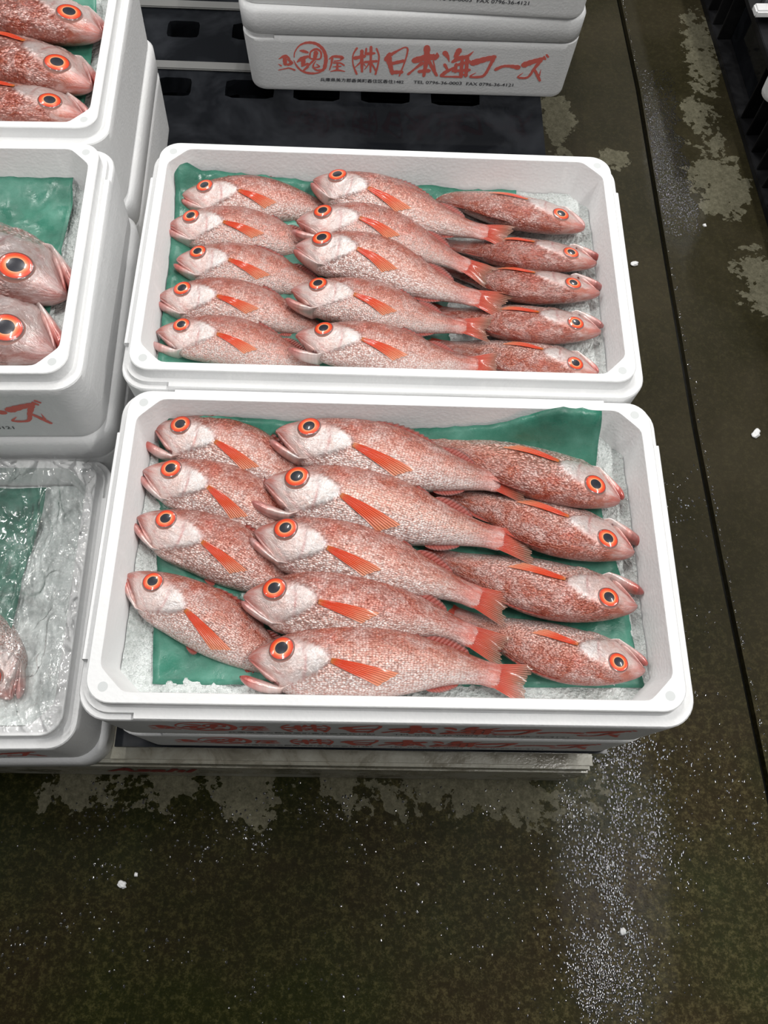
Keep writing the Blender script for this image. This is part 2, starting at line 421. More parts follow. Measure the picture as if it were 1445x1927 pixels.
# ------------------------------------------------------------------ foam boxes
W, D, BM, BM2, DZ, H, TP = .50, .2895, .022, .0211, .0139, .1041, .0038
def corner_ring(x0, y0, x1, y1, r, z, ext, chamfer=None, dz=None):
    """closed ring; corners BL, BR, TR, TL; dz(corner, inside) lowers points"""
    pts = []
    K = 9
    cs = [((x0, y0), (0, 1), (1, 0)), ((x1, y0), (-1, 0), (0, 1)), ((x1, y1), (0, -1), (-1, 0)), ((x0, y1), (1, 0), (0, -1))]
    for ci, ((cx_, cy_), da, db) in enumerate(cs):
        loc = []
        e = ext
        loc.append((e, 0, False)); loc.append((e-.0006, 0, True))
        if chamfer:
            for a, b in ((1.3, 0), (1.08, .02), (.93, .09), (.75, .25), (.5, .5), (.25, .75), (.09, .93), (.02, 1.08), (0, 1.3)):
                loc.append((a*chamfer, b*chamfer, True))
        else:
            for k in range(K):
                t = k/(K-1)*math.pi/2
                loc.append((r-r*math.sin(t), r-r*math.cos(t), True))
        loc.append((0, e-.0006, True)); loc.append((0, e, False))
        for a, b, ins in loc:
            px = cx_+da[0]*a+db[0]*b; py = cy_+da[1]*a+db[1]*b
            pts.append((px, py, z-(dz(ci) if (dz and ins) else 0)))
    return pts
NOTCH = (0, 2, 3)
def box_mesh():
    rings = []
    def rr(off, z, r, **k): rings.append(corner_ring(-off, -off+(BM-BM2 if off > .005 else 0), W+off, D+off-(BM-BM2 if off > .005 else 0), r, z, k.pop('ext', .03+off), **k))
    nt_ = lambda d: (lambda c: d if c in NOTCH else 0)
    zb = -DZ-H
    rr(BM-TP-.030, zb+.004, .012); rr(BM-TP-.028, zb, .012)
    rr(BM-TP-.004, zb, .024); rr(BM-TP-.001, zb+.0012, .026); rr(BM-TP, zb+.004, .027)
    rr(BM-TP+.0002, zb+.010, .027)
    rr(BM-.0002, -DZ-.012, .028)
    rr(BM, -DZ-.0015, .028, dz=nt_(.006)); rr(BM-.0010, -DZ, .0275, dz=nt_(.006))
    rr(.0168, -DZ, .025, dz=nt_(.006)); rr(.0162, -DZ, .025)
    rr(.0118, -DZ, .023); rr(.0112, -DZ+.001, .023)
    rr(.0108, -.0008, .0225); rr(.0100, 0, .022)
    rr(.0006, 0, 0, chamfer=.0225); rr(0, -.0008, 0, chamfer=.022)
    rr(-.010, -.088, 0, chamfer=.024, ext=.04); rr(-.013, -.092, 0, chamfer=.024, ext=.045)
    n = len(rings[0]); vs = [p for r in rings for p in r]; fs = []
    for k in range(len(rings)-1):
        for j in range(n):
            a = k*n+j; b = k*n+(j+1) % n
            fs.append((a, b, b+n, a+n))
    fs.append(tuple(range((len(rings)-1)*n, len(rings)*n)))
    fs.append(tuple(reversed(range(0, n))))
    nf = len(fs); 
    # moulding marks on the four corners
    for (mx, my) in ((.0045, .004), (W-.0045, .004), (W-.0045, D-.004), (.0045, D-.004)):
        s = len(vs)
        for k in range(16):
            a = k/16*2*math.pi; vs.append((mx+.0044*math.cos(a), my+.0044*math.sin(a), .0001))
        for k in range(16):
            a = k/16*2*math.pi; vs.append((mx+.0046*math.cos(a), my+.0046*math.sin(a), -.0005))
        fs.append(tuple(s+k for k in range(16)))
        for k in range(16): fs.append((s+16+k, s+16+(k+1) % 16, s+(k+1) % 16, s+k))
    me = bpy.data.meshes.new('polystyrene_box'); me.from_pydata(vs, [], fs)
    me.materials.append(FOAM); me.materials.append(MARK)
    for i, p in enumerate(me.polygons):
        p.use_smooth = True
        if i >= nf and len(p.vertices) == 16: p.material_index = 1
    bm = bmesh.new(); bm.from_mesh(me)
    bmesh.ops.remove_doubles(bm, verts=bm.verts, dist=1e-6)
    bmesh.ops.recalc_face_normals(bm, faces=bm.faces)
    for e in bm.edges:
        if len(e.link_faces) == 2 and e.calc_face_angle(0) > R(38): e.smooth = False
    bm.to_mesh(me); bm.free()
    return me
BOX = box_mesh()
LIDH = .045
def lid_mesh():
    rings = []
    def rr(off, z, r): rings.append(corner_ring(-off, -off, W+off, D+off, r, z, .03+off))
    o = BM+.0004
    rr(o-.012, 0, .02); rr(o-.003, 0, .028); rr(o, .003, .03); rr(o+.001, LIDH-.008, .03); rr(o-.002, LIDH-.002, .03); rr(o-.008, LIDH, .028)
    rr(o-.03, LIDH, .02); rr(o-.034, LIDH-.002, .02)
    n = len(rings[0]); vs = [p for r in rings for p in r]; fs = []
    for k in range(len(rings)-1):
        for j in range(n):
            a = k*n+j; b = k*n+(j+1) % n; fs.append((a, b, b+n, a+n))
    fs.append(tuple(range((len(rings)-1)*n, len(rings)*n))); fs.append(tuple(reversed(range(0, n))))
    me = bpy.data.meshes.new('box_lid'); me.from_pydata(vs, [], fs); me.materials.append(FOAM)
    bm = bmesh.new(); bm.from_mesh(me); bmesh.ops.recalc_face_normals(bm, faces=bm.faces)
    for f in bm.faces: f.smooth = True
    for e in bm.edges:
        if len(e.link_faces) == 2 and e.calc_face_angle(0) > R(50): e.smooth = False
    bm.to_mesh(me); bm.free()
    return me
LID = lid_mesh()

# brush lettering, in 1/10000 units on the front face: (across, down, width)
STROKES = [[(557,-425,11),(669,-365,56),(742,-419,22)],[(655,-391,67),(656,-516,68)],[(703,-427,34),(765,-487,56),(700,-530,45)],[(543,-520,11),(585,-551,34)],[(538,-636,17),(660,-603,23),(717,-591,28),(805,-626,34)],[(812,-385,17),(830,-286,20),(916,-161,27),(1051,-106,46),(1192,-128,55),(1296,-234,55),(1331,-394,61),(1302,-571,62)],[(1292,-584,45),(1198,-664,28),(1051,-680,45),(928,-642,34),(845,-548,34),(802,-436,9)],[(910,-259,17),(964,-263,55),(1035,-285,44)],[(856,-472,22),(933,-407,67),(1041,-359,44)],[(960,-418,78),(948,-519,67)],[(924,-546,28),(1028,-498,45)],[(952,-628,34),(1035,-555,28)],[(1067,-390,33),(1085,-278,28),(1176,-220,44),(1252,-272,33),(1233,-397,31),(1089,-401,33)],[(1173,-281,77),(1145,-400,56)],[(1144,-412,39),(1049,-516,34),(964,-608,23)],[(1165,-437,11),(1115,-539,31),(1167,-614,34),(1274,-613,51)],[(1173,-499,17),(1217,-548,28),(1102,-568,17)],[(1383,-398,17),(1457,-346,44),(1600,-360,55),(1565,-411,22)],[(1434,-378,44),(1416,-491,28),(1381,-607,17)],[(1465,-433,22),(1565,-417,22)],[(1453,-467,28),(1564,-467,33),(1624,-507,33)],[(1520,-463,33),(1510,-602,45)],[(1445,-543,20),(1573,-526,25)],[(1402,-634,14),(1516,-605,36),(1636,-624,17)],[(1838,-179,38),(1776,-305,22),(1774,-479,24),(1834,-666,39)],[(1803,-366,66),(1962,-324,60)],[(1919,-227,60),(1918,-399,55),(1924,-620,39)],[(1902,-437,39),(1801,-548,13)],[(1929,-436,22),(1979,-510,16)],[(1990,-182,33),(1979,-286,38)],[(1990,-280,55),(2121,-263,44)],[(2065,-150,49),(2064,-622,31)],[(1968,-435,44),(2161,-410,49)],[(2040,-458,31),(1969,-574,13)],[(2084,-456,31),(2152,-593,33)],[(2154,-177,32),(2198,-316,27),(2184,-491,28),(2148,-664,31)],[(2319,-374,87),(2371,-268,65)],[(2351,-336,114),(2388,-484,77),(2431,-635,67)],[(2382,-286,65),(2509,-197,34),(2614,-139,24),(2659,-180,32),(2635,-364,27),(2550,-682,24)],[(2398,-452,66),(2604,-389,60)],[(2425,-616,72),(2585,-604,66)],[(2786,-377,114),(2958,-316,108),(3124,-293,113),(3140,-219,13)],[(2968,-134,112),(2980,-316,86),(2971,-502,66),(2957,-668,50)],[(2911,-423,71),(2787,-546,35),(2698,-641,50)],[(3029,-394,60),(3104,-535,55),(3174,-650,49)],[(3092,-373,24),(3145,-559,20)],[(2877,-584,66),(3035,-563,71)],[(3269,-221,96),(3323,-292,54),(3355,-383,9)],[(3288,-441,60),(3338,-521,38)],[(3257,-651,71),(3327,-572,65),(3460,-486,43)],[(3280,-669,27),(3594,-665,44)],[(3493,-166,101),(3450,-276,75)],[(3412,-381,54),(3508,-311,86),(3633,-276,64),(3728,-176,11)],[(3468,-448,54),(3686,-366,64)],[(3435,-556,49),(3704,-527,60)],[(3564,-333,54),(3582,-659,66)],[(3645,-294,64),(3663,-643,60)],[(3476,-423,54),(3480,-573,44)],[(3605,-619,33),(3671,-624,44)],[(3748,-389,118),(3922,-322,101),(4085,-268,79)],[(4074,-305,69),(4034,-441,51),(3988,-581,52),(3921,-649,49),(3735,-656,35),(3824,-574,9)],[(4145,-500,64),(4249,-440,51),(4366,-430,55),(4509,-450,91)],[(4596,-398,111),(4733,-332,90),(4875,-273,68)],[(4855,-304,68),(4779,-466,53),(4702,-634,41),(4540,-640,35),(4607,-553,9)],[(4779,-466,32),(4856,-588,51),(4921,-694,41)],[(4893,-474,5),(4892,-600,27)],[(4893,-230,31),(4927,-283,31)],[(4929,-199,36),(4964,-239,31)]]
def cr(pts, n=8):
    if len(pts) < 3:
        return [tuple(a+(b-a)*k/n for a, b in zip(pts[0], pts[1])) for k in range(n+1)]
    out = []
    for i in range(len(pts)-1):
        p0 = pts[max(0, i-1)]; p1 = pts[i]; p2 = pts[i+1]; p3 = pts[min(len(pts)-1, i+2)]
        for k in range(n):
            t = k/n
            out.append(tuple(.5*((2*b)+(-a+c)*t+(2*a-5*b+4*c-d)*t*t+(-a+3*b-3*c+d)*t**3) for a, b, c, d in zip(p0, p1, p2, p3)))
    out.append(pts[-1]); return out
def face_point(u, v, off=.0005):
    """u from the left end of the front face, v below its top edge (negative)"""
    t = min(1, max(0, (-v)/H))
    return (-BM+u, -BM2+TP*t-off, -DZ+v)
def lettering_mesh():
    vs, fs = [], []
    for si, st in enumerate(STROKES):
        pts = [(a*1e-4, b*1e-4, max(c, 3)*1e-4) for a, b, c in st]
        pts = cr(pts, 6); off = .0004+si*.000004
        base = len(vs); n = len(pts)
        rows = []
        for i, (x, y, w_) in enumerate(pts):
            a = pts[max(0, i-1)]; b = pts[min(n-1, i+1)]
            dx, dy = b[0]-a[0], b[1]-a[1]; l = math.hypot(dx, dy) or 1; nx, ny = -dy/l, dx/l
            h = max(w_, .0004)/2*(1+.10*math.sin(i*2.1+si))
            rows.append(((x+nx*h, y+ny*h), (x-nx*h, y-ny*h)))
        for a, b in rows:
            vs.append(face_point(a[0], a[1], off)); vs.append(face_point(b[0], b[1], off))
        for i in range(n-1): fs.append((base+2*i, base+2*i+1, base+2*i+3, base+2*i+2))
        for e in (0, n-1):   # rounded brush ends
            x, y, w_ = pts[e]; q = pts[1] if e == 0 else pts[n-2]
            d = math.atan2(y-q[1], x-q[0]); h = max(w_, .0004)/2
            s = len(vs)
            for k in range(7):
                an = d-math.pi/2+math.pi*k/6
                vs.append(face_point(x+h*.9*math.cos(an), y+h*.9*math.sin(an), off))
            fs.append(tuple(range(s, s+7)))
    me = bpy.data.meshes.new('brush_lettering'); me.from_pydata(vs, [], fs); me.materials.append(RED)
    return me
LETTER = lettering_mesh()
def text_mesh(body, x0, x1, h, m, place, offset=0.0, shear=0.0, name='lettering'):
    cu = bpy.data.curves.new('txt', 'FONT'); cu.body = body; cu.size = 1; cu.offset = offset; cu.shear = shear
    cu.resolution_u = 3
    ob = bpy.data.objects.new('txt', cu); col.objects.link(ob)
    bpy.context.view_layer.update()
    dg = bpy.context.evaluated_depsgraph_get()
    me = bpy.data.meshes.new_from_object(ob.evaluated_get(dg))
    bpy.data.objects.remove(ob)
    xs = [v.co.x for v in me.vertices]; ys = [v.co.y for v in me.vertices]
    ax, bx_, ay, by = min(xs), max(xs), min(ys), max(ys)
    for v in me.vertices:
        u = x0+(v.co.x-ax)/(bx_-ax)*(x1-x0); hh = (v.co.y-ay)/(by-ay)*h
        v.co = Vector(place(u, hh))
    me.materials.clear(); me.materials.append(m); me.name = name
    return me
T_ADDR = [text_mesh('兵庫県美方郡香美町香住区香住1482', .1222, .2628, .0075, INK, lambda u, h: face_point(u, -.0835+h), .012),
          text_mesh('TEL 0796-36-0003', .2796, .3611, .0062, INK, lambda u, h: face_point(u, -.0825+h), .01),
          text_mesh('FAX 0796-36-4121', .369, .4489, .0062, INK, lambda u, h: face_point(u, -.0830+h), .01)]
def join_meshes(ms, name):
    bm = bmesh.new()
    for m_ in ms: bm.from_mesh(m_)
    me = bpy.data.meshes.new(name); bm.to_mesh(me); bm.free(); me.materials.append(INK); return me
ADDR = join_meshes(T_ADDR, 'address_print')

def place_box(loc, rz, label, group, lettering=True):
    r = empty('polystyrene_box', loc, rz); tag(r, label, 'box', group)
    b = bpy.data.objects.new('box_body', BOX); col.objects.link(b); b.parent = r
    if lettering:
        l = bpy.data.objects.new('brush_lettering', LETTER); col.objects.link(l); l.parent = r; l['label'] = 'red brush lettering'
        a = bpy.data.objects.new('address_print', ADDR); col.objects.link(a); a.parent = r; a['label'] = 'small dark print'
    return r
def place_lid(loc, rz, label, group):
    o = bpy.data.objects.new('box_lid', LID); col.objects.link(o); o.location = loc; o.rotation_euler = (0, 0, rz)
    return tag(o, label, 'lid', group)
PITCH = H+DZ
GB = 'white polystyrene fish boxes'
place_box((0, 0, 0), 0, 'open white foam box of red fish nearest the camera, large one in front', GB)
place_box((0, .0045, -PITCH), 0, 'foam box with red lettering right underneath the nearest open fish box', GB)
place_box((-.0072, .3333, .001), 0, 'open white foam box of fifteen red fish in the middle of the photo', GB)
place_box((-.0072, .3333, .001-PITCH), 0, 'foam box hidden beneath the middle open fish box', GB)
L1 = ((-.086, -.007, -.1462), .0212); L2 = ((-.0858, .3223, .0061), .0316); L3 = ((-.1076, .6612, 0), .0288)
def left_box(Lx, dz, label, lettering=True):
    (x, y, z), a = Lx
    c, s = math.cos(a), math.sin(a)
    return place_box((x-W*c, y-W*s, z+dz), a, label, GB, lettering)
def left_lid(Lx, dz, label):
    (x, y, z), a = Lx; c, s = math.cos(a), math.sin(a)
    return place_lid((x-W*c, y-W*s, z+dz), a, label, 'white foam lids')
left_box(L1, 0, 'film-covered open foam box at the lower left, holding mostly ice')
left_box(L2, 0, 'open foam box at the left edge with two large-eyed fish heads')
left_box(L3, 0, 'open foam box in the top left corner with three fish heads')
left_lid(L2, -PITCH-LIDH, 'foam lid directly under the box of large-eyed fish heads')
left_box(L2, -PITCH-LIDH+DZ, 'closed foam box under the box of large-eyed fish heads', True)
left_lid(L3, -PITCH-LIDH, 'foam lid directly under the top left box of three fish heads')
left_box(L3, -PITCH-LIDH+DZ, 'closed foam box under the top left box of three fish heads', True)
left_lid(L1, -PITCH-.036, 'upturned rounded foam lid under the film-covered box')
# stack at the back
BX, BY, BZ, BA = .0145+BM, 1.0804+BM2, -.1963+DZ, .0109
place_box((BX, BY, BZ), BA, 'closed foam box with full red lettering at the back on the black pallet', GB)
place_lid((BX, BY, BZ-DZ+.001), BA, 'foam lid closing the lettered box at the back', 'white foam lids')
place_box((BX-.002, BY+.004, BZ-DZ+.001+LIDH+H+DZ), BA-.028, 'topmost foam box cut by the upper edge of the photo', GB)

# ------------------------------------------------------------------ pallets
PT = -.300
def grey_pallet():
    r = empty('plastic_pallet', (0, 0, FZ)); tag(r, 'grey plastic pallet with maroon lettering under the front boxes', 'pallet')
    bm = bmesh.new()
    x0, x1, y0, y1 = -.62, .512, -.025, .72
    hz = PT-FZ
    bx(bm, x0, y0+.001, hz-.028, x1-.006, y1, hz, .004)
    bx(bm, x0, y0, hz-.10, x1-.002, y0+.03, hz-.030, .003)
    bx(bm, x0, y0+.002, 0, x1-.004, y0+.045, hz-.102, .003)
    bx(bm, x1-.04, y0+.004, 0, x1-.003, y1, hz-.03, .004)
    bx(bm, x0, y1-.05, 0, x1-.004, y1-.001, hz-.03, .004)
    for x in (-.35, .08): bx(bm, x, y0+.03, 0, x+.09, y1-.02, hz-.03, .003)
    bm_obj('pallet_frame', bm, GREYPL, r)
    me = text_mesh('Asahi', -.092, .028, .040, MAROON, lambda u, h: (u, y0-.0006, hz-.085+h), .035, .45, 'maroon_lettering')
    o = bpy.data.objects.new('maroon_lettering', me); col.objects.link(o); o.parent = r; o['label'] = 'maroon slanted lettering'
    return r
grey_pallet()
def tray(x0, x1, y0, y1, z0, z1, label):
    bm = bmesh.new()
    s = .02
    vs = [bm.verts.new(p) for p in ((x0+s, y0+s, z0), (x1-s, y0+s, z0), (x1-s, y1-s, z0), (x0+s, y1-s, z0), (x0, y0, z1-.006), (x1, y0, z1-.006), (x1, y1, z1-.006), (x0, y1, z1-.006),
          (x0, y0, z1), (x1, y0, z1), (x1, y1, z1), (x0, y1, z1))]
    bm.faces.new(vs[3::-1]); bm.faces.new(vs[8:12])
    for k in range(2):
        for j in range(4): bm.faces.new((vs[4*k+j], vs[4*k+(j+1) % 4], vs[4*k+4+(j+1) % 4], vs[4*k+4+j]))
    c = Vector(((x0+x1)/2, (y0+y1)/2, z0)); 
    for v in bm.verts: v.co -= c
    o = bm_obj('black_tray', bm, BLACK, loc=c); return tag(o, label, 'tray')
tray(-.045, .505, -.0145, .60, PT, -.2365, 'glossy black tray between the grey pallet and the lettered front boxes')
def black_pallet():
    x0, x1, y0, y1 = -.62, .515, .74, 1.95
    hz = PT-FZ
    r = empty('black_pallet', (0, 0, FZ)); tag(r, 'wet black plastic pallet with rounded holes under the back boxes', 'pallet')
    # deck with rounded rectangular holes
    ys = [y0]; 
    rows = [(.80, .845), (.93, .975), (1.062, 1.106), (1.205, 1.248), (1.34, 1.385), (1.48, 1.53), (1.64, 1.69)]
    cols = [(-.56, -.46), (-.42, -.32), (-.28, -.18), (-.14, -.083), (-.026, .058), (.09, .17), (.205, .29), (.325, .41)]
    xs = sorted([x0, x1]+[c for p in cols for c in p]); yy = sorted([y0, y1]+[c for p in rows for c in p])
    bm = bmesh.new()
    holes = set((p, q) for p in cols for q in rows[2:])
    for i in range(len(xs)-1):
        for j in range(len(yy)-1):
            a, b, c, d = xs[i], xs[i+1], yy[j], yy[j+1]
            if ((a, b) in cols) and ((c, d) in rows[2:]):
                # ring of quads: square outside, rounded rectangle inside
                n = 24; rad = .008; outer, inner = [], []
                for k in range(n):
                    t = (k+.5)/n*2*math.pi; dx, dy = math.cos(t), math.sin(t)
                    hx, hy = (b-a)/2, (d-c)/2; s = 1/max(abs(dx)/hx, abs(dy)/hy)
                    ox, oy = dx*s, dy*s
                    kx = max(-hx+rad, min(hx-rad, ox)); ky = max(-hy+rad, min(hy-rad, oy)); vx, vy = ox-kx, oy-ky; l = math.hypot(vx, vy)
                    if l > 1e-9: qx, qy = kx+vx/l*min(rad, l), ky+vy/l*min(rad, l)
                    else: qx, qy = ox, oy
                    inner.append(((a+b)/2+qx*.985, (c+d)/2+qy*.985))
                top = [bm.verts.new((x, y, hz)) for x, y in inner]; low = [bm.verts.new((x, y, hz-.03)) for x, y in inner]
                for k in range(n): bm.faces.new((top[k], top[(k+1) % n], low[(k+1) % n], low[k]))
                cor = [bm.verts.new(p) for p in ((b, d, hz), (a, d, hz), (a, c, hz), (b, c, hz))]
                q = n//4
                for s_ in range(4):
                    for k in range(s_*q, s_*q+q):
                        # fan from corner s_ : arcs centred on the corner direction
                        pass
                def near(k):
                    x, y = inner[k]; return 0 if (x >= (a+b)/2 and y >= (c+d)/2) else 1 if (x < (a+b)/2 and y >= (c+d)/2) else 2 if (x < (a+b)/2) else 3
                for k in range(n):
                    n1_, n2_ = near(k), near((k+1) % n)
                    if n1_ == n2_: bm.faces.new((top[k], cor[n1_], top[(k+1) % n]))
                    else: bm.faces.new((top[k], cor[n1_], cor[n2_], top[(k+1) % n]))
            else:
                vs = [bm.verts.new(p) for p in ((a, c, hz), (b, c, hz), (b, d, hz), (a, d, hz))]; bm.faces.new(vs)
    bmesh.ops.remove_doubles(bm, verts=bm.verts, dist=1e-5)
    bmesh.ops.recalc_face_normals(bm, faces=bm.faces)
    if sum(f.normal.z for f in bm.faces) < 0: bmesh.ops.reverse_faces(bm, faces=bm.faces)
    bx(bm, x0, y0, 0, x1, y0+.02, hz-.001); bx(bm, x1-.02, y0+.02, 0, x1, y1, hz-.001); bx(bm, x0, y1-.02, 0, x1-.02, y1, hz-.001)
    bx(bm, x0, y0+.02, .0, x1-.02, y1-.02, .012)
    for x in (-.45, 0.06): bx(bm, x, y0+.02, .012, x+.02, y1-.02, hz-.001)
    bm_obj('pallet_deck', bm, BLACK, r)
    for y in (1.123, 1.278, 1.43):
        bm = bmesh.new(); bx(bm, x0+.01, y, hz, x1-.30, y+.020, hz+.004, .0015)
        o = bm_obj('deck_rib', bm, GREYRIB, r); o['label'] = 'worn grey rib'
black_pallet()
def side_pallet():
    """low black plastic pallet along the right edge of the frame, its ribbed side facing the boxes"""
    r = empty('black_rack', (.958, .954, FZ), R(3.4)); tag(r, 'black plastic pallet with a ribbed side at the right edge', 'pallet')
    def part(name, boxes, m=BLACK2):
        bm = bmesh.new()
        for b in boxes: bx(bm, *b, .0012)
        return bm_obj(name, bm, m, r)
    T = .14; y0, y1 = -.45, 1.2
    part('bottom_rail', [(0, y0, 0, .05, y1, .014)])
    part('top_rail', [(0, y0, T-.014, .035, y1, T)])
    part('side_panel', [(.030, y0, .014, .038, y1, T-.014)], BLACK)
    y = y0; k = 0
    while y < y1:
        if not (.29 < y < .47) and not (-.30 < y < -.12): part('side_rib', [(.002, y, .014, .030, y+.0045, T-.014)])
        y += .0445
    for (a, b) in (((.035, .30), (.20, .62)), ((.035, .30), (.16, .22)), ((.035, -.10), (.20, .10)), ((.035, .95), (.20, .70))):
        bm = bmesh.new()
        va = Vector((*a, 0)); vb = Vector((*b, 0)); d = (vb-va).normalized(); n = Vector((-d.y, d.x, 0))*.013
        p = [va+n, va-n, vb-n, vb+n]
        lo = [bm.verts.new((q.x, q.y, T-.03)) for q in p]; hi = [bm.verts.new((q.x, q.y, T-.006)) for q in p]
        bm.faces.new(hi); bm.faces.new(lo[::-1])
        for k in range(4): bm.faces.new((lo[k], lo[(k+1) % 4], hi[(k+1) % 4], hi[k]))
        bmesh.ops.recalc_face_normals(bm, faces=bm.faces)
        bm_obj('diagonal_brace', bm, BLACK2, r)
    part('far_rail', [(.19, y0, 0, .21, y1, T)])
    part('cross_rail', [(.038, .16, T-.03, .19, .185, T-.004)])
side_pallet()
# grey tub and foam box beyond the pallet edge
TB = FZ+.14
def tub():
    r = empty('grey_tub', (.925, 1.30, TB), R(3)); tag(r, 'dark grey plastic tub with a white rim in the upper right corner', 'tub')
    bm = bmesh.new(); bx(bm, .0, 0.02, 0, .4, .5, .12, .012); bm_obj('tub_body', bm, simple('grey_tub_plastic', (.09, .095, .10), .4), r)
    bm = bmesh.new(); bx(bm, -.008, -.004, .022, .4, .02, .036, .003); o = bm_obj('rim_strip', bm, FOAM, r); o['label'] = 'white rim strip'
tub()
o = bpy.data.objects.new('polystyrene_box', BOX); col.objects.link(o); o.location = (.925, 1.125, TB+.118); o.rotation_euler = (0, 0, R(-40))
tag(o, 'white foam box whose corner peeks in at the right edge of the photo', 'box', GB)

# ------------------------------------------------------------------ ice
def grid_obj(name, x0, x1, y0, y1, nx, ny, zf, m, loc, rz=0):
    vs = [(x0+(x1-x0)*i/nx, y0+(y1-y0)*j/ny, 0) for j in range(ny+1) for i in range(nx+1)]
    vs = [(x, y, zf(x, y)) for x, y, _ in vs]
    fs = [(j*(nx+1)+i, j*(nx+1)+i+1, (j+1)*(nx+1)+i+1, (j+1)*(nx+1)+i) for j in range(ny) for i in range(nx)]
    o = mesh(name, vs, fs, m); o.location = loc; o.rotation_euler = (0, 0, rz); return o
def ice(loc, rz, label, level=-.052, edge=.010):
    def zf(x, y):
        d = min(x, W-x, y, D-y)
        e = math.exp(-max(d-.004, 0)/.022)*edge
        return level+e+.0035*noise.noise(Vector((x*40, y*40, loc[0]*9)))+.0018*noise.noise(Vector((x*150, y*150, 3)))
    o = grid_obj('crushed_ice', .0062, W-.0062, .0062, D-.0062, 150, 90, zf, ICE, loc, rz)
    return tag(o, label, 'ice', None, 'stuff')
ICE2 = ice_material(); ICE2.name = 'fine_ice'
for n_ in ICE2.node_tree.nodes:
    if n_.type == 'BUMP': n_.inputs['Strength'].default_value *= .35
    if n_.type == 'VALTORGB': n_.color_ramp.elements[0].color = (*s2l(206, 214, 212), 1); n_.color_ramp.elements[1].color = (*s2l(232, 238, 236), 1)
ice((0, 0, 0), 0, 'crushed ice under the fish of the nearest box')
ice((-.0072, .3333, .001), 0, 'crushed ice around the fish of the middle box')
def leftloc(Lx, dz=0):
    (x, y, z), a = Lx; return (x-W*math.cos(a), y-W*math.sin(a), z+dz), a
l, a = leftloc(L1); o = ice(l, a, 'smooth bed of ice beneath the plastic film', -.040, .004); o.data.materials[0] = ICE2
l, a = leftloc(L2); ice(l, a, 'crushed ice along the wall of the large-eyed fish box', -.058, .012)
l, a = leftloc(L3); ice(l, a, 'crushed ice along the wall of the top left box', -.056, .012)

# ------------------------------------------------------------------ green paper
def paper(corners, zf, label, seed, nx=70, ny=44):
    """corners: front-left, front-right, back-right, back-left (world x, y)"""
    (ax, ay), (bx_, by), (cx_, cy_), (dx, dy) = corners
    vs = []
    for j in range(ny+1):
        t = j/ny
        for i in range(nx+1):
            s = i/nx
            x = (ax*(1-s)+bx_*s)*(1-t)+(dx*(1-s)+cx_*s)*t; y = (ay*(1-s)+by*s)*(1-t)+(dy*(1-s)+cy_*s)*t
            if s in (0, 1): x += .003*noise.noise(Vector((seed, t*4, 1)))
            z = zf(x, y, s, t)
            rid = abs(noise.noise(Vector((x*26+seed, y*26, seed))))
            r2 = abs(noise.noise(Vector((x*55-y*20+seed, y*40, seed+5))))
            z += .0022*noise.noise(Vector((x*30, y*30, seed)))+.0030*(.35-rid)*(.35-rid)*6+.0020*math.exp(-(r2/.06)**2)
            vs.append((x, y, z))
    fs = [(j*(nx+1)+i, j*(nx+1)+i+1, (j+1)*(nx+1)+i+1, (j+1)*(nx+1)+i) for j in range(ny) for i in range(nx)]
    o = mesh('green_paper', vs, fs, PAPER)
    sm = o.modifiers.new('thickness', 'SOLIDIFY'); sm.thickness = .0004; sm.offset = 1
    return tag(o, label, 'paper', 'green liner papers')
def zA(x, y, s, t):
    z = -.0465
    z += sst(.90, 1, t)*(.016+.008*math.sin(s*9))
    k = sst(.76, .92, s)*sst(.80, 1, t); z += k*.036
    return z
paper([(.036, .016), (.490, .020), (.458, .284), (.010, .284)], zA, 'green paper under the fish of the nearest box, one corner standing above the rim', 1.3)
def zB(x, y, s, t):
    z = -.0465+sst(.88, 1, t)*(.014+.008*math.sin(s*7+1))
    z += sst(.08, 0, s)*(.007+.013*sst(.7, 1, t))
    z -= sst(.72, .86, s)*.012*(1-0)
    return z
paper([(.001, .346), (.40, .350), (.40, .614), (-.003, .616)], zB, 'green paper lining the left part of the middle fish box', 4.1)
l2z = L2[0][2]
paper([(-.50, .335), (-.125, .352), (-.124, .606), (-.50, .596)], lambda x, y, s, t: l2z-.050+sst(.85, 1, t)*.012, 'green paper behind the two large-eyed fish heads', 7.7)
paper([(-.56, .665), (-.133, .676), (-.146, .93), (-.56, .925)], lambda x, y, s, t: -.049+sst(.85, 1, t)*.012, 'green paper beneath the three fish heads in the top left corner', 9.2)
paper([(-.56, -.002), (-.166, .004), (-.147, .272), (-.56, .262)], lambda x, y, s, t: -.1462-.0345, 'green paper seen through the clear film at the lower left', 2.2)

# ------------------------------------------------------------------ fish
PROF = [  # u, upper edge, lower edge, half thickness (fractions of the length)
 (0, .020, .006, .010), (.012, .033, -.002, .019), (.03, .047, -.016, .028), (.05, .058, -.034, .036), (.08, .072, -.062, .045), (.11, .084, -.096, .053), (.14, .094, -.114, .059),
 (.20, .109, -.127, .066), (.27, .121, -.133, .071), (.35, .128, -.137, .073), (.45, .124, -.132, .069), (.55, .107, -.112, .058), (.65, .082, -.083, .043), (.75, .057, -.056, .028),
 (.82, .045, -.044, .018), (.87, .045, -.044, .010), (.89, .030, -.030, .004)]
C_BELLY = s2l(228, 222, 222); C_FLANK = s2l(230, 195, 182); C_BACK = s2l(176, 82, 44); C_RED = s2l(202, 102, 78)
C_SIL = s2l(216, 216, 216); C_CHEEK = s2l(228, 212, 209); C_SNOUT = s2l(198, 112, 100); C_HEAD = s2l(184, 108, 90); C_TAIL = s2l(206, 104, 88); C_JAW = s2l(216, 132, 122)
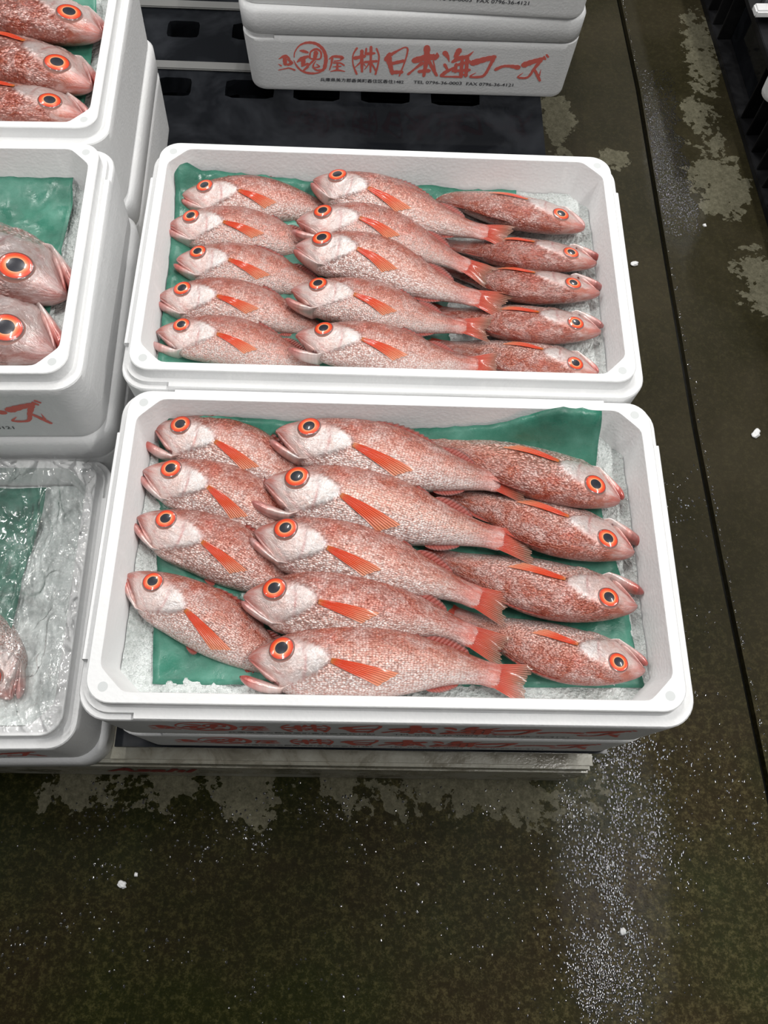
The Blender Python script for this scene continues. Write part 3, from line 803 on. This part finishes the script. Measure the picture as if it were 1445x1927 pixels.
def fish(pts, gape, red, roll, label, group, dark=0, flip=False, deep=1.0):
    P = [Vector(p) for p in pts]; us = [0, .35, .70, 1.0]
    def axis(u):
        k = 0 if u < .35 else 1 if u < .7 else 2
        a, b = us[k], us[k+1]; t = (u-a)/(b-a)
        p0 = P[k-1] if k else P[0]*2-P[1]; p3 = P[k+2] if k < 2 else P[3]*2-P[2]
        p1, p2 = P[k], P[k+1]
        return .5*((2*p1)+(-p0+p2)*t+(2*p0-5*p1+4*p2-p3)*t*t+(-p0+3*p1-3*p2+p3)*t**3)
    L = sum((axis((i+1)/40)-axis(i/40)).length for i in range(40))
    org = axis(.4)
    ro = R(roll)
    def frame(u):
        c = axis(u); T = (axis(min(1, u+.01))-axis(max(0, u-.01))).normalized()
        Y0 = Vector((0, 0, 1)).cross(T).normalized(); Z0 = T.cross(Y0)
        r = ro*(1-.6*sst(.6, 1, u))
        return c-org, T, Y0*math.cos(r)+Z0*math.sin(r), -Y0*math.sin(r)+Z0*math.cos(r)
    def prof(u):
        t, b, w_ = lerp_tab(PROF, u); return t*deep, b*deep, w_*(1+.5*(deep-1))
    def feat(u, y):
        """relief of the flank in fractions of L"""
        z = 0
        uo = .298-.30*((y+.005)/.12)**2 if abs(y) < .115 else .25
        z += .0065*sst(uo+.005, uo-.003, u)*sst(.15, .22, u)
        up = .212-.5*(y+.02)**2*4
        z -= .0030*math.exp(-((u-up)/.0035)**2)*(1 if y < .05 else 0)
        d = math.hypot(u-.128, y-.034)
        z += .0045*math.exp(-((d-.043)/.010)**2)
        # folds of the cheek
        z -= .0022*math.exp(-((u-.125-(-.055-y)*1.1)/.004)**2)*sst(-.01, -.03, y)*sst(.2, .16, u)
        return z
    def surf(u, y):
        """point on the upper flank at height y (fraction of L)"""
        t, b, w_ = prof(u); h = (t-b)/2; md = (t+b)/2
        s = max(-1, min(1, (y-md)/h)); c = math.sqrt(max(0, 1-abs(s)**2.1))
        f, T, Y, Z = frame(u)
        return f+(Y*y+Z*(w_*c+feat(u, y)))*L
    vs, fs, cols, scl, uvs = [], [], [], [], []
    NU, NV = 104, 60
    rnd = random.Random(label)
    for i in range(NU+1):
        q = i/NU; u = .89*(q**1.18)
        t, b, w_ = prof(u); f, T, Y, Z = frame(u)
        for j in range(NV):
            th = 2*math.pi*j/NV
            s, c = math.sin(th), math.cos(th)
            s_ = math.copysign(abs(s)**.96, s); c_ = math.copysign(abs(c)**.92, c)
            y = (t+b)/2+(t-b)/2*s_; z = w_*c_
            if c > 0: z += feat(u, y)*min(1, c*3)
            vs.append(f+(Y*y+Z*z)*L)
            vn = s_
            # colours
            flank = mixc(C_FLANK, C_RED, red*.85)
            back = mixc(C_BACK, s2l(150, 70, 44), red*.6)
            belly = mixc(C_BELLY, C_FLANK, red*.5)
            k = mixc(belly, flank, sst(-.7, .15, vn)); k = mixc(k, back, sst(.05, .80, vn+.22*red)*.97)
            if u < .32:
                uo = .298-.30*((y+.005)/.12)**2
                hk = sst(uo+.006, uo-.006, u)
                hc = mixc(C_CHEEK, C_SIL, sst(.15, .24, u))
                hc = mixc(hc, mixc(C_HEAD, back, red), sst(.25, .75, vn))
                hc = mixc(hc, C_HEAD, red*.35)
                hc = mixc(hc, C_SNOUT, sst(.085, .015, u))
                k = mixc(k, hc, hk)
                k = mixc(k, s2l(176, 84, 76), .75*math.exp(-((u-.212+2*(y+.02)**2)/.0045)**2)*sst(.07, .04, abs(y+.02)))
                k = mixc(k, s2l(176, 96, 84), .5*math.exp(-((u-uo)/.005)**2))
                k = mixc(k, s2l(196, 120, 112), .55*math.exp(-((u-.125-(-.055-y)*1.1)/.006)**2)*sst(-.01, -.03, y))
                k = mixc(k, s2l(206, 110, 90), .6*math.exp(-((u-.30)**2+(y-.07)**2)/.0009))
                k = mixc(k, s2l(150, 120, 122), .5*math.exp(-((u-.292)**2+(y-.012)**2)/.00025))
                sc = 1-hk
            else: sc = 1
            k = mixc(k, C_TAIL, .8*sst(.74, .87, u))
            if dark: k = mixc(k, s2l(120, 118, 122), dark*.55*(1-sst(.0, .12, abs(u-.30)-.25)))
            cols.append((*k, 1)); scl.append(sc*(1-.6*sst(.78, .87, u)))
            uvs.append((u, (th if th <= math.pi else th-2*math.pi)/math.pi*.42))
    for i in range(NU):
        for j in range(NV):
            a = i*NV+j; b2 = i*NV+(j+1) % NV; fs.append((a, a+NV, b2+NV, b2))
    fs.append(tuple(range(NV))); fs.append(tuple(reversed(range(NU*NV, NU*NV+NV))))
    # jaws join the same body surface
    f0, T0, Y0, Z0 = frame(.04)
    def hp(u, y, z): return f0+(T0*(u-.04)+Y0*y+Z0*z)*L
    def loft(rings, colr, sc=0):
        st = len(vs); n = len(rings[0])
        for rg_i, rg in enumerate(rings):
            for p in rg:
                vs.append(p); cols.append((*colr(rg_i/(len(rings)-1)), 1)); scl.append(0); uvs.append((rg_i/len(rings)*.1, .3))
        for i in range(len(rings)-1):
            for j in range(n):
                a = st+i*n+j; b2 = st+i*n+(j+1) % n; fs.append((a, a+n, b2+n, b2))
        fs.append(tuple(range(st, st+n))); fs.append(tuple(reversed(range(st+(len(rings)-1)*n, st+len(rings)*n))))
    g = R(gape*.85)
    hx, hy = .140, -.100*deep
    rings = []
    NR = 18
    for i in range(NR+1):
        t = i/NR
        x0_ = .155-.160*t
        yt = (.003-.74*x0_)*deep; yb = (-.019-.60*x0_-.016*math.sin(t*math.pi)**.8*(.4+.6*t))*deep
        ww = .018+.038*(1-t)**.75
        if t < .2: ww *= .8+t
        yb -= .012*sst(6, 16, gape)*math.sin(t*math.pi)
        if t < .22: yt += .016*(1-t/.22); yb += .028*(1-t/.22)
        hh = max(.004, (yt-yb)/2); ym = (yt+yb)/2
        if t > .88: q_ = (1.0-t)/.12; hh *= .35+.65*q_**.5; ww *= .45+.55*q_**.5
        rg = []
        for j in range(22):
            th = 2*math.pi*j/22; yy = hh*math.sin(th); zz = ww*math.copysign(abs(math.cos(th))**.85, math.cos(th))
            x, y = x0_+yy*.5, ym+yy
            dx, dy = x-hx, y-hy
            rg.append(hp(hx+dx*math.cos(g)-dy*math.sin(g), hy+dy*math.cos(g)+dx*math.sin(g), zz))
        rings.append(rg)
    loft(rings, lambda t: mixc(C_CHEEK, mixc(C_JAW, s2l(192, 84, 76), sst(.6, 1, t)), sst(.35, .85, t)))
    # upper lip plate, widening towards the corner of the mouth
    rings = []
    for i in range(11):
        t = i/10; x = .006+.102*t; y = (.006-.084*t-.004*math.sin(t*math.pi))*deep
        hh = .0045+.0095*t**1.4; ww = .013+.040*t**.85
        if i == 0: hh *= .45; ww *= .9
        if t > .75: hh *= (1.04-t)/.29; ww *= 1-.35*(t-.75)/.25
        rg = []
        for j in range(16):
            th = 2*math.pi*j/16
            rg.append(hp(x+hh*.75*math.sin(th), y+hh*.8*math.sin(th), ww*math.cos(th)+.0015))
        rings.append(rg)
    loft(rings, lambda t: mixc(s2l(196, 100, 92), s2l(226, 192, 186), t))
    if gape > 8:   # dark of the open mouth
        rings = []
        for i in range(5):
            t = i/4; x = .112-.075*t; y = (-.082+.066*t)*deep-.012*t
            rg = []
            for j in range(12):
                th = 2*math.pi*j/12
                rg.append(hp(x, y+(.010-.003*t)*math.sin(th), (.040-.018*t)*math.cos(th)))
            rings.append(rg)
        loft(rings, lambda t: s2l(120, 60, 56))
    o = mesh('red_seabass', vs, fs, SKIN, loc=org)
    me = o.data
    ca = me.attributes.new('tint', 'FLOAT_COLOR', 'POINT'); ca.data.foreach_set('color', [c for k in cols for c in k])
    sa = me.attributes.new('scales', 'FLOAT', 'POINT'); sa.data.foreach_set('value', scl)
    ul = me.uv_layers.new(name='skin')
    li = [0]*len(me.loops); me.loops.foreach_get('vertex_index', li)
    ul.data.foreach_set('uv', [c for v in li for c in uvs[v]])
    tag(o, label, 'fish', group)
    def child(name, vv, ff, uu, m):
        ch = mesh(name, vv, ff, m, parent=o)
        lay = ch.data.uv_layers.new(name='skin'); li_ = [0]*len(ch.data.loops); ch.data.loops.foreach_get('vertex_index', li_)
        lay.data.foreach_set('uv', [c for v in li_ for c in uu[v]])
        return ch
    # eye
    e_r = .0475
    ec = surf(.128, .034); n = ((surf(.138, .034)-surf(.118, .034)).cross(surf(.128, .044)-surf(.128, .024))).normalized()
    f, T, Y, Z = frame(.133)
    if n.dot(Z) < 0: n = -n
    ex = (T-n*T.dot(n)).normalized(); ey = n.cross(ex)
    vv, ff, uu = [ec+n*.0105*L], [], [(0, 0)]
    nr, na = 14, 32
    for i in range(1, nr+1):
        r = i/nr
        hgt = .0105-.0065*r*r if r < .86 else .0105-.0065*r*r-.010*((r-.86)/.14)**2*.8
        if .82 < r < .93: hgt += .0012
        for j in range(na):
            th = 2*math.pi*j/na
            vv.append(ec+(ex*math.cos(th)+ey*math.sin(th)*.97)*r*e_r*L*1.06+n*hgt*L); uu.append((r, j/na))
    for j in range(na): ff.append((0, 1+j, 1+(j+1) % na))
    for i in range(nr-1):
        for j in range(na):
            a = 1+i*na+j; b2 = 1+i*na+(j+1) % na; ff.append((a, a+na, b2+na, b2))
    child('eye', vv, ff, uu, EYE)
    # pectoral fin
    ang = R(rnd.uniform(10, 20)) if not flip else R(6)
    ln = rnd.uniform(.185, .215)
    vv, ff, uu = [], [], []
    na, nb = 16, 9
    for i in range(na+1):
        t = i/na; wd = .017+.031*t**.75
        for j in range(nb):
            s = j/(nb-1)-.5
            x = .302+ln*t*math.cos(ang)+s*wd*math.sin(ang); y = -.012-ln*t*math.sin(ang)+s*wd*math.cos(ang)
            x += .055*t*s*ln/.2+.004*t*math.sin(j*2.3)*(t > .95)
            y = max(y, prof(x)[1]*.90)
            p = surf(x, y)+frame(x)[3]*L*(.003+.004*math.sin(t*math.pi)+.0012*math.cos(s*30)+.006*t*(1-t)+.0035*sst(.2, 0, t))
            vv.append(p); uu.append((t, s*.45+.5))
    for i in range(na):
        for j in range(nb-1): a = i*nb+j; ff.append((a, a+1, a+nb+1, a+nb))
    child('pectoral_fin', vv, ff, uu, PECT)
    # tail fin
    vv, ff, uu = [], [], []
    na, nb = 14, 25
    sp = rnd.uniform(.30, .55)
    for i in range(na+1):
        t = i/na
        for j in range(nb):
            s = 2*j/(nb-1)-1
            tip = 1.0-.028*(1-abs(s))+.008*rnd.uniform(-1, 1)*(t == 1)
            x = .845+(tip-.845)*t
            y = s*(.036+(.085*sp)*t**.9)
            f, T, Y, Z = frame(min(.995, x))
            extra = f+T*max(0, x-.995)*L
            vv.append(extra+(Y*y+Z*(.006+.004*math.sin(s*5+i*.3)*t-.012*t*t+.0015*(j % 2)))*L); uu.append((t, s*.5+.5))
    for i in range(na):
        for j in range(nb-1): a = i*nb+j; ff.append((a, a+1, a+nb+1, a+nb))
    child('tail_fin', vv, ff, uu, TAIL)
    # dorsal, anal and pelvic fins
    def edge_fin(name, u0, u1, side, hmax, lean, jag, m):
        vv, ff, uu = [], [], []
        n1_ = 26
        for i in range(n1_+1):
            t = i/n1_; u = u0+(u1-u0)*t
            pr = prof(u); h = pr[0] if side > 0 else -pr[1]
            f, T, Y, Z = frame(u)
            base = f+(Y*side*h*.985+Z*.002)*L
            hh = hmax*(math.sin(math.pi*min(1, t*1.02))**.5)*(1-.35*t)*(1-(jag if i % 2 else 0))
            for k in range(4):
                s = k/3; vv.append(base+(Y*side*hh*s*math.cos(lean)+Z*hh*s*math.sin(lean)+T*hh*s*.9)*L); uu.append((s, t*.6))
        for i in range(n1_):
            for k in range(3): a = i*4+k; ff.append((a, a+1, a+5, a+4))
        child(name, vv, ff, uu, m)
    edge_fin('dorsal_fin', .34, .60, 1, .024, .5, .25, DORS)
    edge_fin('dorsal_fin', .61, .76, 1, .030, .3, .08, DORS)
    edge_fin('anal_fin', .62, .74, -1, .022, .2, .1, DORS)
    edge_fin('pelvic_fin', .36, .42, -1, .026, .3, .1, DORS)
    return o

DATA = [
('A', 'L', [(0.0089, 0.2717, -0.034), (0.0857, 0.2558, -0.036), (0.1571, 0.2243, -0.044), (0.228, 0.1875, -0.05)], 22, 0.35, 8),
('A', 'L', [(0.0031, 0.2226, -0.034), (0.0836, 0.205, -0.036), (0.1521, 0.1688, -0.044), (0.2135, 0.1278, -0.05)], 2, 0.4, 8),
('A', 'L', [(0.0037, 0.1724, -0.034), (0.0835, 0.1473, -0.036), (0.15, 0.1135, -0.044), (0.2097, 0.0769, -0.05)], 4, 0.6, 8),
('A', 'L', [(0.0003, 0.1134, -0.034), (0.0748, 0.079, -0.036), (0.1419, 0.0409, -0.044), (0.1942, 0.0184, -0.05)], 0, 0.4, 8),
('A', 'M', [(0.1336, 0.266, -0.024), (0.2265, 0.2486, -0.023), (0.3175, 0.2269, -0.026), (0.3871, 0.2148, -0.024)], 10, 0.4, 6),
('A', 'M', [(0.1263, 0.2081, -0.024), (0.2161, 0.1938, -0.023), (0.3108, 0.1691, -0.026), (0.3925, 0.1497, -0.024)], 26, 0.1, 6),
('A', 'M', [(0.1201, 0.1555, -0.024), (0.2042, 0.1396, -0.023), (0.2904, 0.1142, -0.026), (0.3644, 0.0853, -0.024)], 4, 0.35, 6),
('A', 'M', [(0.115, 0.0906, -0.024), (0.1973, 0.0883, -0.023), (0.284, 0.0766, -0.026), (0.359, 0.0459, -0.024)], 0, 0.8, 4),
('A', 'M', [(0.1237, 0.0329, -0.024), (0.2111, 0.0356, -0.023), (0.3053, 0.0327, -0.026), (0.3792, 0.0161, -0.024)], 20, 0.3, 4),
('A', 'R', [(0.4813, 0.2053, -0.03), (0.4053, 0.2331, -0.034), (0.3203, 0.2642, -0.042), (0.2513, 0.2877, -0.046)], 4, 0.5, 30),
('A', 'R', [(0.4892, 0.1503, -0.03), (0.4119, 0.1736, -0.034), (0.3403, 0.2042, -0.042), (0.2735, 0.2282, -0.046)], 22, 0.6, 30),
('A', 'R', [(0.4857, 0.0963, -0.03), (0.4047, 0.1091, -0.034), (0.33, 0.1341, -0.042), (0.2706, 0.1565, -0.046)], 26, 0.75, 26),
('A', 'R', [(0.4862, 0.0348, -0.03), (0.4128, 0.0473, -0.034), (0.3482, 0.0721, -0.042), (0.2909, 0.0957, -0.046)], 8, 0.45, 28),
('B', 'L', [(0.0041, 0.5819, -0.034), (0.0815, 0.5879, -0.036), (0.1545, 0.5831, -0.044), (0.2212, 0.5686, -0.05)], 2, 0.6, 8),
('B', 'L', [(-0.0057, 0.5368, -0.034), (0.068, 0.5401, -0.036), (0.1417, 0.5266, -0.044), (0.207, 0.501, -0.05)], 3, 0.5, 8),
('B', 'L', [(0.008, 0.4883, -0.034), (0.0783, 0.4867, -0.036), (0.1505, 0.4712, -0.044), (0.2143, 0.4486, -0.05)], 4, 0.5, 8),
('B', 'L', [(-0.006, 0.4357, -0.034), (0.0705, 0.4364, -0.036), (0.1442, 0.4199, -0.044), (0.2067, 0.3945, -0.05)], 3, 0.5, 8),
('B', 'L', [(-0.0029, 0.3901, -0.034), (0.0747, 0.3873, -0.036), (0.1439, 0.371, -0.044), (0.2017, 0.3632, -0.05)], 18, 0.5, 8),
('B', 'M', [(0.1565, 0.6022, -0.024), (0.2342, 0.5801, -0.023), (0.3164, 0.5488, -0.026), (0.3892, 0.5296, -0.024)], 0, 0.4, 6),
('B', 'M', [(0.141, 0.5399, -0.024), (0.2244, 0.5377, -0.023), (0.2974, 0.507, -0.026), (0.3623, 0.4725, -0.024)], 16, 0.7, 6),
('B', 'M', [(0.1417, 0.503, -0.024), (0.2233, 0.4925, -0.023), (0.2997, 0.4586, -0.026), (0.38, 0.4325, -0.024)], 0, 0.3, 6),
('B', 'M', [(0.1396, 0.4425, -0.024), (0.2203, 0.4317, -0.023), (0.2902, 0.4117, -0.026), (0.3593, 0.4021, -0.024)], 14, 0.55, 4),
('B', 'M', [(0.1479, 0.3833, -0.024), (0.2299, 0.3751, -0.023), (0.3039, 0.3607, -0.026), (0.3676, 0.3561, -0.024)], 24, 0.5, 4),
('B', 'R', [(0.4758, 0.5542, -0.03), (0.3966, 0.5772, -0.034), (0.3289, 0.6017, -0.042), (0.2717, 0.6132, -0.046)], 0, 0.6, 28),
('B', 'R', [(0.4848, 0.5031, -0.03), (0.4024, 0.5141, -0.034), (0.3487, 0.5283, -0.042), (0.2902, 0.5397, -0.046)], 24, 0.95, 30),
('B', 'R', [(0.4845, 0.4612, -0.03), (0.3999, 0.4701, -0.034), (0.3444, 0.4896, -0.042), (0.2899, 0.5061, -0.046)], 22, 0.95, 30),
('B', 'R', [(0.4808, 0.4092, -0.03), (0.401, 0.4164, -0.034), (0.3394, 0.431, -0.042), (0.2833, 0.4443, -0.046)], 16, 0.75, 26),
('B', 'R', [(0.4721, 0.354, -0.03), (0.4028, 0.3692, -0.034), (0.3409, 0.3864, -0.042), (0.28, 0.3976, -0.046)], 2, 0.45, 26),
('L3', 'R', [(-0.1239, 0.85, -0.03), (-0.226, 0.8821, -0.034), (-0.341, 0.9142, -0.038), (-0.4548, 0.9452, -0.042)], 2, 0.8, 26),
('L3', 'R', [(-0.1221, 0.7548, -0.03), (-0.2275, 0.7968, -0.034), (-0.3303, 0.8335, -0.038), (-0.4433, 0.8727, -0.042)], 4, 0.8, 26),
('L3', 'R', [(-0.1256, 0.7045, -0.03), (-0.2232, 0.7206, -0.034), (-0.3236, 0.7432, -0.038), (-0.4161, 0.7666, -0.042)], 4, 0.7, 24),
('L2', 'R', [(-0.1043, 0.4415, -0.034), (-0.2351, 0.4929, -0.038), (-0.3655, 0.5453, -0.042), (-0.4902, 0.5921, -0.046)], 4, 0.6, 22),
('L2', 'R', [(-0.1035, 0.3663, -0.034), (-0.2262, 0.4097, -0.038), (-0.3498, 0.4622, -0.042), (-0.47, 0.5059, -0.046)], 2, 0.6, 20),
('L1', 'L', [(-0.1418, 0.0272, -0.18), (-0.1863, 0.0862, -0.184), (-0.2473, 0.1471, -0.188), (-0.3086, 0.1984, -0.192)], 4, 0.3, 8),
]
NAMES = [
 'red fish at the top of the left row in the nearest box, mouth agape', 'red fish second from the top of the left row in the nearest box',
 'red fish third from the top of the left row in the nearest box, darker flank', 'lowest left fish of the nearest box, slanting down beside bare green paper',
 'top fish of the centre row in the nearest box, with bright orange side fin', 'silvery wide-mouthed fish second in the centre row of the nearest box',
 'middle fish of the centre row in the nearest box, round black pupil', 'reddest fish of the centre row in the nearest box, fourth from the top',
 'pale fish lying along the front wall of the nearest box, mouth open', 'top right fish of the nearest box, head right beneath the paper flap',
 'second fish of the right row in the nearest box, lower jaw jutting', 'third fish of the right row in the nearest box with gaping mouth',
 'lowest right fish of the nearest box, head near the front right corner',
 'top left fish of the middle box against the back wall', 'second fish of the left row in the middle box', 'third fish of the left row in the middle box',
 'fourth fish of the left row in the middle box, brown-red back', 'lowest fish of the left row in the middle box, mouth ajar',
 'uppermost centre fish of the middle box, nose at the back wall', 'second centre fish of the middle box, brownish back, mouth ajar',
 'third centre fish of the middle box, silvery side and red snout', 'fourth centre fish of the middle box, jaw hanging open',
 'front centre fish of the middle box with widest open mouth', 'top right fish of the middle box, pointed closed snout facing right',
 'deep red second fish of the right row in the middle box', 'deep red third fish of the right row in the middle box', 'fourth fish of the right row in the middle box, mouth open to the right',
 'front right fish of the middle box, eye half hidden by the rim',
 'uppermost fish head in the top left corner box', 'middle fish head in the top left corner box', 'lowest fish head in the top left corner box, at its front wall',
 'upper of the two big-headed fish in the left edge box', 'lower of the two big-headed fish in the left edge box, orange eye',
 'pink fish snout under the clear film at the lower left']
GRP = {('A', 'L'): 'red fish in the left row of the nearest box', ('A', 'M'): 'red fish in the centre row of the nearest box', ('A', 'R'): 'red fish in the right row of the nearest box',
       ('B', 'L'): 'red fish in the left row of the middle box', ('B', 'M'): 'red fish in the centre row of the middle box', ('B', 'R'): 'red fish in the right row of the middle box',
       ('L3', 'R'): 'fish in the top left box', ('L2', 'R'): 'big fish in the left edge box', ('L1', 'L'): 'fish under the film'}
for (bx_n, row, pts, gape, red, roll), nm in zip(DATA, NAMES):
    fish(pts, gape, red, roll*.8 if row == 'R' else roll, nm, GRP[(bx_n, row)], dark=.8 if bx_n == 'L2' else 0, flip=(row == 'R'), deep=1.15 if bx_n == 'L2' else 1.12 if row == 'R' else 1.04 if row == 'L' else 1.0)

# ------------------------------------------------------------------ clear film over the lower left box
def film():
    (x, y, z), a = L1
    def zf(u, v):
        d = min(u+.012, W+.012-u, v+.012, D+.012-v)
        sag = -.020*sst(.01, .07, d)
        r1 = abs(noise.noise(Vector((u*14+v*9, v*8-u*4, 3.3)))); r2 = abs(noise.noise(Vector((u*36, v*22+u*14, 8.1))))
        return .0016+sag+.009*math.exp(-(r1/.035)**2)*sst(0, .03, d)+.004*math.exp(-(r2/.05)**2)+.0012*noise.noise(Vector((u*120, v*120, 1)))
    l, a = leftloc(L1)
    o = grid_obj('plastic_film', .18, W+.010, -.006, D+.012, 190, 150, zf, FILM, l, a)
    return tag(o, 'crinkled clear plastic film over the ice box at the lower left', 'plastic film')
film()

# ------------------------------------------------------------------ beads of water on the floor
def droplets(name, label, spots):
    rnd = random.Random(5); vs, fs = [], []
    for (x, y, r, tl) in spots:
        s0 = len(vs); n = 7; a0 = rnd.uniform(0, 6.28); ta = rnd.uniform(0, 6.28); tm = abs(rnd.gauss(0, tl)); el = rnd.uniform(.8, 1.5)
        tx, ty = tm*math.cos(ta), tm*math.sin(ta)
        vs.append((x, y, FZ+.0004+r*.16))
        for q_, hh in ((.78, .035), (1.0, -.03)):
            for k in range(n):
                an = a0+k/n*6.2832; px, py = r*q_*math.cos(an), r*q_*el*math.sin(an)
                vs.append((x+px, y+py, FZ+.0004+r*hh+(px*tx+py*ty)*(1 if q_ < 1 else .5)))
        vs[s0] = (x, y, FZ+.0004+r*.05)
        for k in range(n):
            fs.append((s0, s0+1+k, s0+1+(k+1) % n)); fs.append((s0+1+k, s0+1+n+k, s0+1+n+(k+1) % n, s0+1+(k+1) % n))
    o = mesh(name, vs, fs, WATER); return tag(o, label, 'water droplets', None, 'stuff')
WATER = simple('standing_water', (.012, .011, .008), .11, 1.0)
rnd = random.Random(11); sp = []
k = 0
while len(sp) < 4200 and k < 60000:      # beads massed into the shape of the lamp glint beside the front pallet
    k += 1
    y = rnd.uniform(-.36, .05); cxs = .580-.10*(.05-y)-.008*math.sin(y*20); wdt = .020+.032*(y+.36)/.41
    x = rnd.gauss(cxs, wdt)
    if x < .515 and y > -.022: continue
    if noise.noise(Vector((x*28, y*14, 2)))+.40 < rnd.random()*.75: continue
    sp.append((x, y, rnd.uniform(.0006, .0017), .06))
droplets('water_droplets', 'glittering beads of water on the dark floor at the lower right', sp)
sp = []
while len(sp) < 3600:                    # beads massed to form the far lamp's glint beyond the floor joint
    y = rnd.uniform(.93, 1.36); x = rnd.uniform(.765, .845)
    if rnd.random() > .25+.75*sst(1.36, 1.16, y)*sst(.93, 1.02, y): continue
    if x > .835-.02*abs(noise.noise(Vector((1, y*18, 2))))*2: continue
    sp.append((x, y, rnd.uniform(.0006, .0014), .085))
droplets('water_droplets', 'grey glistening film of droplets beyond the floor joint', sp)
sp = []
for k in range(150):
    cx_, cy_ = rnd.uniform(-.35, .85), rnd.uniform(-.40, -.03)
    if rnd.random() < .25: cx_, cy_ = rnd.uniform(.60, .74), rnd.uniform(-.1, .5)
    if rnd.random() < .3: cx_, cy_ = rnd.uniform(-.15, .42), rnd.uniform(-.11, -.03)
    for q in range(rnd.randint(2, 14)): sp.append((cx_+rnd.gauss(0, .018), cy_+rnd.gauss(0, .012), rnd.uniform(.0006, .0017), .22))
for k in range(380):
    t = rnd.random(); kk = min(len(seam)-2, int(t*6)+1); a, b = seam[kk], seam[kk+1]; u = rnd.random()
    sp.append((a[0]+(b[0]-a[0])*u+.006+abs(rnd.gauss(0, .003)), a[1]+(b[1]-a[1])*u, rnd.uniform(.0006, .0013), .25))
sp = [p_ for p_ in sp if not (p_[0] < .52 and p_[1] > -.027)]
droplets('water_droplets', 'scattered single water drops over the concrete floor', sp)

# ------------------------------------------------------------------ foam crumbs on the wet floor
def crumb(x, y, s, label, seed, el=1.0):
    bm = bmesh.new(); bmesh.ops.create_icosphere(bm, subdivisions=3, radius=s)
    for v in bm.verts:
        n_ = noise.noise(v.co*(1.6/s)+Vector((seed, 0, 0)))
        v.co *= 1+.45*n_; v.co.x *= el; v.co.z = max(v.co.z*.6, -s*.35)
    o = bm_obj('foam_crumb', bm, FOAM, smooth=True, loc=(x, y, FZ+s*.35)); o.rotation_euler = (0, 0, seed)
    return tag(o, label, 'crumb', 'white foam crumbs on the floor')
crumb(-.071, -.157, .0055, 'white foam crumb on the dark floor at the lower left', 1.1, .8)
crumb(.700, .862, .0045, 'white crumb beside the right wall of the middle box', .3, 1.6)
crumb(.861, .521, .0055, 'long white crumb right of the floor joint', .9, 1.8)
crumb(.643, .133, .004, 'small white crumb beside the nearest box', 2.0)
crumb(.840, .956, .0035, 'tiny white crumb on the dry patch near the rack', 3.0)
crumb(.566, -.205, .004, 'small grey-white crumb on the speckled wet strip', 4.0)
crumb(-.055, -.145, .0025, 'tiny crumb next to the larger lower left crumb', 5.0)
crumb(.255, -.32, .003, 'tiny crumb near the bottom of the photo', 6.0)
